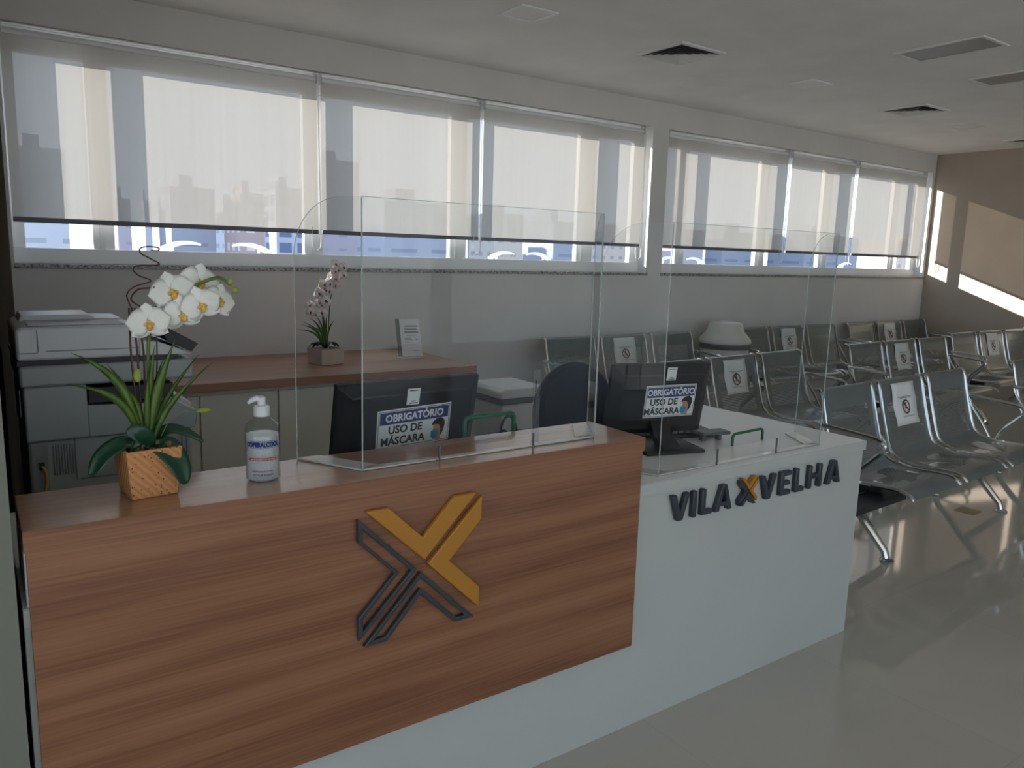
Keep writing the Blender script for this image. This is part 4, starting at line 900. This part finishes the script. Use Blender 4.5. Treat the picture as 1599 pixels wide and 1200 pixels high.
def make_bench(label, loc, rz, group):
    t = thing('waiting_bench', label, 'bench', loc, rz, group)
    for i in range(3):
        x0 = i*PITCHX; seat_shell(t, x0)
        for s__ in (-.004, SW+.004):
            mb = MB().tube([(x0+s__, y, z) for y, z in PROF], .0095, 8); mb.build('side_rail', 'chrome', t)
        for xb_ in (.05, SW-.08): MB().box(x0+xb_, -.30, .365, x0+xb_+.03, -.12, .404).build('seat_bracket', 'black', t, bevel=.003)
    MB().box(-.04, -.245, .305, 1.565, -.175, .365).build('beam', 'chrome', t, bevel=.006)
    for x in (.21, 1.535):
        L_ = MB().tube(bez([(x, -.20, .315), (x, -.14+0, .24), (x, -.20, .19), (x, -.27, .08), (x, -.285, .03), (x, -.29, .012)], 5), [.026]*1+[.024]*25, 10) if False else MB()
        L_.tube(bez([(x, -.19, .31), (x, -.11+0, .22), (x, -.17, .165), (x, -.26, .06), (x, -.285, .016)], 5), .022, 10)
        L_ = MB()
        L_.tube([(x, -.21, .318), (x, -.13, .20), (x, -.275, .045), (x, -.285, .014)], [.024, .024, .019, .018], 10)
        L_.tube([(x, -.21, .318), (x, .05, .06), (x, .085, .014)], [.024, .019, .018], 10)
        lo = L_.build('leg', 'chrome', t)
        for y in (-.29, .09): MB().lathe([(.030, 0), (.033, .006), (.024, .013), (.012, .016)], (x, y, 0), 16).build('foot_pad', 'chrome', lo)
    for x in (-.035, 1.548):
        a = MB().tube(bez([(x, -.035, .640), (x, -.12, .638), (x, -.22, .632), (x, -.305, .624), (x, -.335, .606), (x, -.330, .575), (x, -.29, .53), (x, -.23, .46), (x, -.20, .37)], 5), .0115, 8)
        a.tube(bez([(x, -.035, .640), (x, -.06, .58), (x, -.12, .50), (x, -.17, .42), (x, -.20, .37)], 5), .0085, 8)
        a.build('armrest', 'chrome', t)
    return t
def clone(t, loc, rz, label, group):
    c = copy_tree(t); c.location = loc; c.rotation_euler = (0, 0, rz); c['label'] = label; c['group'] = group; return c
GB = 'grey perforated steel waiting benches'
SPEC = [((3.275, 2.10, 0), .045, 'three-seat grey steel bench nearest the camera, right of the white desk corner'),
        ((5.52, 2.20, 0), .02, 'three-seat grey steel bench in the front row, cut off by the right edge'),
        ((3.16, 3.10, 0), .06, 'three-seat grey steel bench in the middle row, partly behind the right clear screen'),
        ((5.36, 3.25, 0), .03, 'three-seat grey steel bench in the middle of the second row, with armrests at both ends'),
        ((7.27, 3.43, 0), .0, 'three-seat grey steel bench at the far end of the middle row by the right edge'),
        ((3.40, 4.40, 0), .0, 'three-seat grey steel bench by the window wall, behind the navy office chair'),
        ((5.56, 4.47, 0), .0, 'three-seat grey steel bench by the window wall, just right of the domed bin'),
        ((7.365, 4.50, 0), .0, 'three-seat grey steel bench by the window wall in the far corner')]
bench0 = make_bench(SPEC[0][2], SPEC[0][0], SPEC[0][1], GB)
benches = [bench0]
for lc, rz, lb in SPEC[1:]: benches.append(clone(bench0, lc, rz, lb, GB))
MB().box(-.34, -.37, .335, .16, -.26, .362).build('side_shelf', 'black', bench0, bevel=.003)['label'] = 'black low shelf at the left end'

# paper notices on the middle seats
def notice(bi, label, off=(0, 0), rot=0, w=.225, h=.215):
    be = benches[bi]; t = thing('paper_notice', label, 'notice', (0, 0, 0), 0, 'paper notices taped to the middle seats')
    t.location = be.location; t.rotation_euler = be.rotation_euler
    cx = PITCHX+SW/2+off[0]
    # points follow the seat back, a few mm in front of it
    P = PROF; arc = [0]
    for i in range(1, len(P)): arc.append(arc[-1]+math.hypot(P[i][0]-P[i-1][0], P[i][1]-P[i-1][1]))
    def at(s):
        for i in range(1, len(P)):
            if s <= arc[i]:
                u = (s-arc[i-1])/(arc[i]-arc[i-1]); y = P[i-1][0]+(P[i][0]-P[i-1][0])*u; z = P[i-1][1]+(P[i][1]-P[i-1][1])*u
                d = Vector((0, P[i][0]-P[i-1][0], P[i][1]-P[i-1][1])).normalized(); return Vector((0, y, z)), Vector((0, d.z, -d.y))
        return Vector((0, P[-1][0], P[-1][1])), Vector((0, -1, 0))
    def pt(a, b, lift):   # a across, b down from top of sheet
        p, n = at(.045+off[1]+b); 
        if n.y > 0: n = -n
        ca = a*math.cos(rot)+b*math.sin(rot)*.5
        return Vector((cx+ca, 0, 0))+p+n*lift
    sheet = MB(); nb = 10; vs = []
    for i in range(nb+1):
        for j in range(5):
            a = -w/2+w*j/4; vs.append(pt(a, h*i/nb, .004+.003*math.sin(i*.9+j)*(1 if 0 < i else 0)))
    sheet.add(vs, [(i*5+j, i*5+j+1, (i+1)*5+j+1, (i+1)*5+j) for i in range(nb) for j in range(4)])
    o = sheet.build('sheet', 'paper', t, smooth=60); so = o.modifiers.new('thick', 'SOLIDIFY'); so.thickness = .0005
    L = .0088
    # prohibition ring with a crossed seated figure
    rg = MB(); n = 28; c0 = h*.58; r_ = .038
    for k in range(n):
        a0, a1 = 2*math.pi*k/n, 2*math.pi*(k+1)/n
        rg.add([pt(r_*math.cos(a0), c0+r_*math.sin(a0), L), pt(r_*math.cos(a1), c0+r_*math.sin(a1), L), pt(.8*r_*math.cos(a1), c0+.8*r_*math.sin(a1), L), pt(.8*r_*math.cos(a0), c0+.8*r_*math.sin(a0), L)], [(0, 1, 2, 3)])
    q = r_*.66
    rg.add([pt(-q-.003, c0-q+.003, L), pt(-q+.003, c0-q-.003, L), pt(q+.003, c0+q-.003, L), pt(q-.003, c0+q+.003, L)], [(0, 1, 2, 3)])
    rg.build('prohibition_ring', 'ink_brown', t, smooth=0)
    fg = MB()
    def quad(a0, b0, a1, b1): fg.add([pt(a0, c0+b0, L-.001), pt(a1, c0+b0, L-.001), pt(a1, c0+b1, L-.001), pt(a0, c0+b1, L-.001)], [(0, 1, 2, 3)])
    quad(-.006, -.024, .004, -.015); quad(-.006, -.013, .005, .008); quad(-.006, .004, .016, .010); quad(.011, .008, .016, .022); quad(-.014, .002, -.010, .020)
    fg.build('pictogram', 'ink', t, smooth=0)
    tx = MB()
    for b_, a0, a1 in ((.33, -.30, .34), (.36, -.22, .26), (.80, -.20, .30)):
        for k in range(9):
            x0 = w*(a0+(a1-a0)*k/9); x1 = w*(a0+(a1-a0)*(k+.78)/9)
            tx.add([pt(x0, h*b_, L), pt(x1, h*b_, L), pt(x1, h*b_+.0035, L), pt(x0, h*b_+.0035, L)], [(0, 1, 2, 3)])
    tx.build('print_line', 'ink_grey', t, smooth=0)
    return t
notice(0, 'white no-sitting notice on the middle seat of the bench nearest the camera', rot=.10, w=.245, h=.225)
notice(1, 'white no-sitting notice on the front-row bench cut off by the right edge')
notice(2, 'white no-sitting notice seen through the right clear screen, in the middle row')
notice(3, 'white no-sitting notice in the centre of the middle row, behind the nearest bench')
notice(4, 'white no-sitting notice at the far end of the middle row')
notice(5, 'white no-sitting notice by the window wall, just above the right monitor')
notice(6, 'white no-sitting notice by the window wall, just right of the domed bin')
notice(7, 'white no-sitting notice in the far corner by the window wall')
cb_ = MB().prism([(-.055, .050), (.055, .060), (.060, -.050), (-.050, -.055)], 0, .004, 'Z').build('tan_piece', 'card'); cb_.location = (4.655, 1.985, 0)  # flat tan four-sided piece on the floor
tag(cb_, 'small flat tan square lying on the floor under the nearest bench', 'cardboard')

# ------------------------------------------------------------------ city outside
FC = {'a': facade('pale_blue_facade', (.40, .43, .50), (.24, .29, .34), 5.5, 3.0, 1.1), 'b': facade('mauve_facade', (.38, .36, .42), (.28, .28, .34), 4.2, 2.9, 1.2),
      'c': facade('slate_facade', (.25, .28, .36), (.16, .19, .26), 7, 3.1, 1.25), 'd': facade('brick_facade', (.34, .27, .28), (.50, .48, .50), 3.0, 2.9, .8),
      'e': facade('cream_facade', (.52, .47, .42), (.32, .30, .31), 3.4, 2.9, 1.0), 'f': facade('patterned_facade', (.46, .49, .56), (.13, .18, .30), 3.6, 3.0, .55)}
# angular spans in X/Y slope, distance, top height, facade, description
TW = [(-.10, .045, 118, 15, 'a', 'pale blue apartment block outside, leftmost in the window strip'), (.048, .115, 100, 15.5, 'a', 'pale blue apartment block with balconies outside above the printer'),
      (.150, .178, 150, 9, 'b', 'mauve tower outside right of the first window post'), (.179, .200, 130, 10, 'a', 'narrow pale tower with dotted windows outside, above the white orchid'),
      (.208, .272, 140, 11, 'c', 'broad blue-grey tower outside above the white orchid flowers'), (.273, .288, 120, 9, 'a', 'slim pale tower outside beside the brick-coloured one'),
      (.289, .332, 130, 10, 'd', 'brick-coloured tower with pale columns outside'), (.333, .382, 110, 13, 'f', 'blue and white patterned tower outside'),
      (.384, .46, 160, 20, 'b', 'tall mauve tower outside behind the second window post'), (.462, .482, 120, 12, 'a', 'thin pale tower outside left of the broad slate one'),
      (.484, .60, 110, 9, 'c', 'broad slate-blue block outside behind the left acrylic screen'), (.62, .665, 120, 8, 'c', 'slate tower outside right of the third window post'),
      (.667, .735, 140, 10, 'e', 'cream tower outside past the third window post'), (.737, .78, 150, 9, 'b', 'mauve tower outside between cream and dark ones'),
      (.782, .84, 120, 8, 'c', 'dark slate tower outside near the end of the nearer window'), (.86, 1.0, 130, 9, 'e', 'cream block outside at the end of the nearer window'),
      (1.06, 1.15, 120, 8, 'b', 'mauve block outside at the start of the farther window'), (1.152, 1.185, 110, 8, 'e', 'narrow cream block outside in the farther window'),
      (1.19, 1.33, 120, 8, 'c', 'slate block outside in the farther window'), (1.34, 1.44, 130, 8, 'e', 'cream block outside behind the middle blind of the farther window'),
      (1.45, 1.66, 110, 8, 'c', 'long slate block outside behind the right acrylic wing'), (1.68, 1.80, 120, 8, 'd', 'brick-coloured block outside in the farther window'),
      (1.81, 2.1, 110, 8, 'e', 'white-cream block outside near the far corner')]
for s0, s1, dist, top, fc, lb in TW:
    dist = dist + 42*(TW.index((s0, s1, dist, top, fc, lb)) % 2); w_ = (s1-s0)*dist-1.5*(dist/110); o = MB().box(0, 0, -60, w_, 10, top).box(w_*.3, 3, top, w_*.6, 8, top+2.2).build('building', FC[fc], smooth=0)
    o.location = (s0*dist, dist, 0); tag(o, lb, 'building', 'city towers beyond the windows')
struct('ground', MB().box(-500, 6, -61, 900, 900, -60), 'wall', smooth=0)
# white curved canopies on the roof edge outside
rt = MB().box(0, 0, -60, 24, 2.4, .10).build('rooftop', FC['e'], smooth=0); rt.location = (1.2, 10.0, 0)
tag(rt, 'low pale neighbouring rooftop carrying the white curved arms outside', 'building')
for i, (sx, flip) in enumerate(((.195, 1), (.323, -1), (.660, 1), (.775, -1), (1.02, 1), (1.14, -1), (1.58, 1), (1.75, -1))):
    mb = MB(); y = 11.0; L_ = .50; pts = []
    for k in range(9):
        u = k/8; pts.append((u*L_*flip, 0, .11*math.sin(u*2.3)**.8 if u > 0 else 0))
    rr = [.014+.03*(1-u_/8) for u_ in range(9)]
    mb.tube(pts, rr, 8); mb.tube([(L_*.28*flip, 0, .06), (L_*.30*flip, 0, -1.21)], .02, 8)
    o = mb.build('canopy_arm', 'frame'); o.location = (sx*y, y, 1.31); tag(o, 'white curved canopy arm outside, ' + ('sweeping right' if flip > 0 else 'sweeping left') + ', ' + ['above the white orchid', 'left of the second window post', 'behind the left acrylic screen', 'near the end of the nearer window', 'at the start of the farther window', 'under the widest far blind', 'behind the right acrylic wing', 'under the corner blind'][i], 'canopy', 'white curved arms outside the windows')
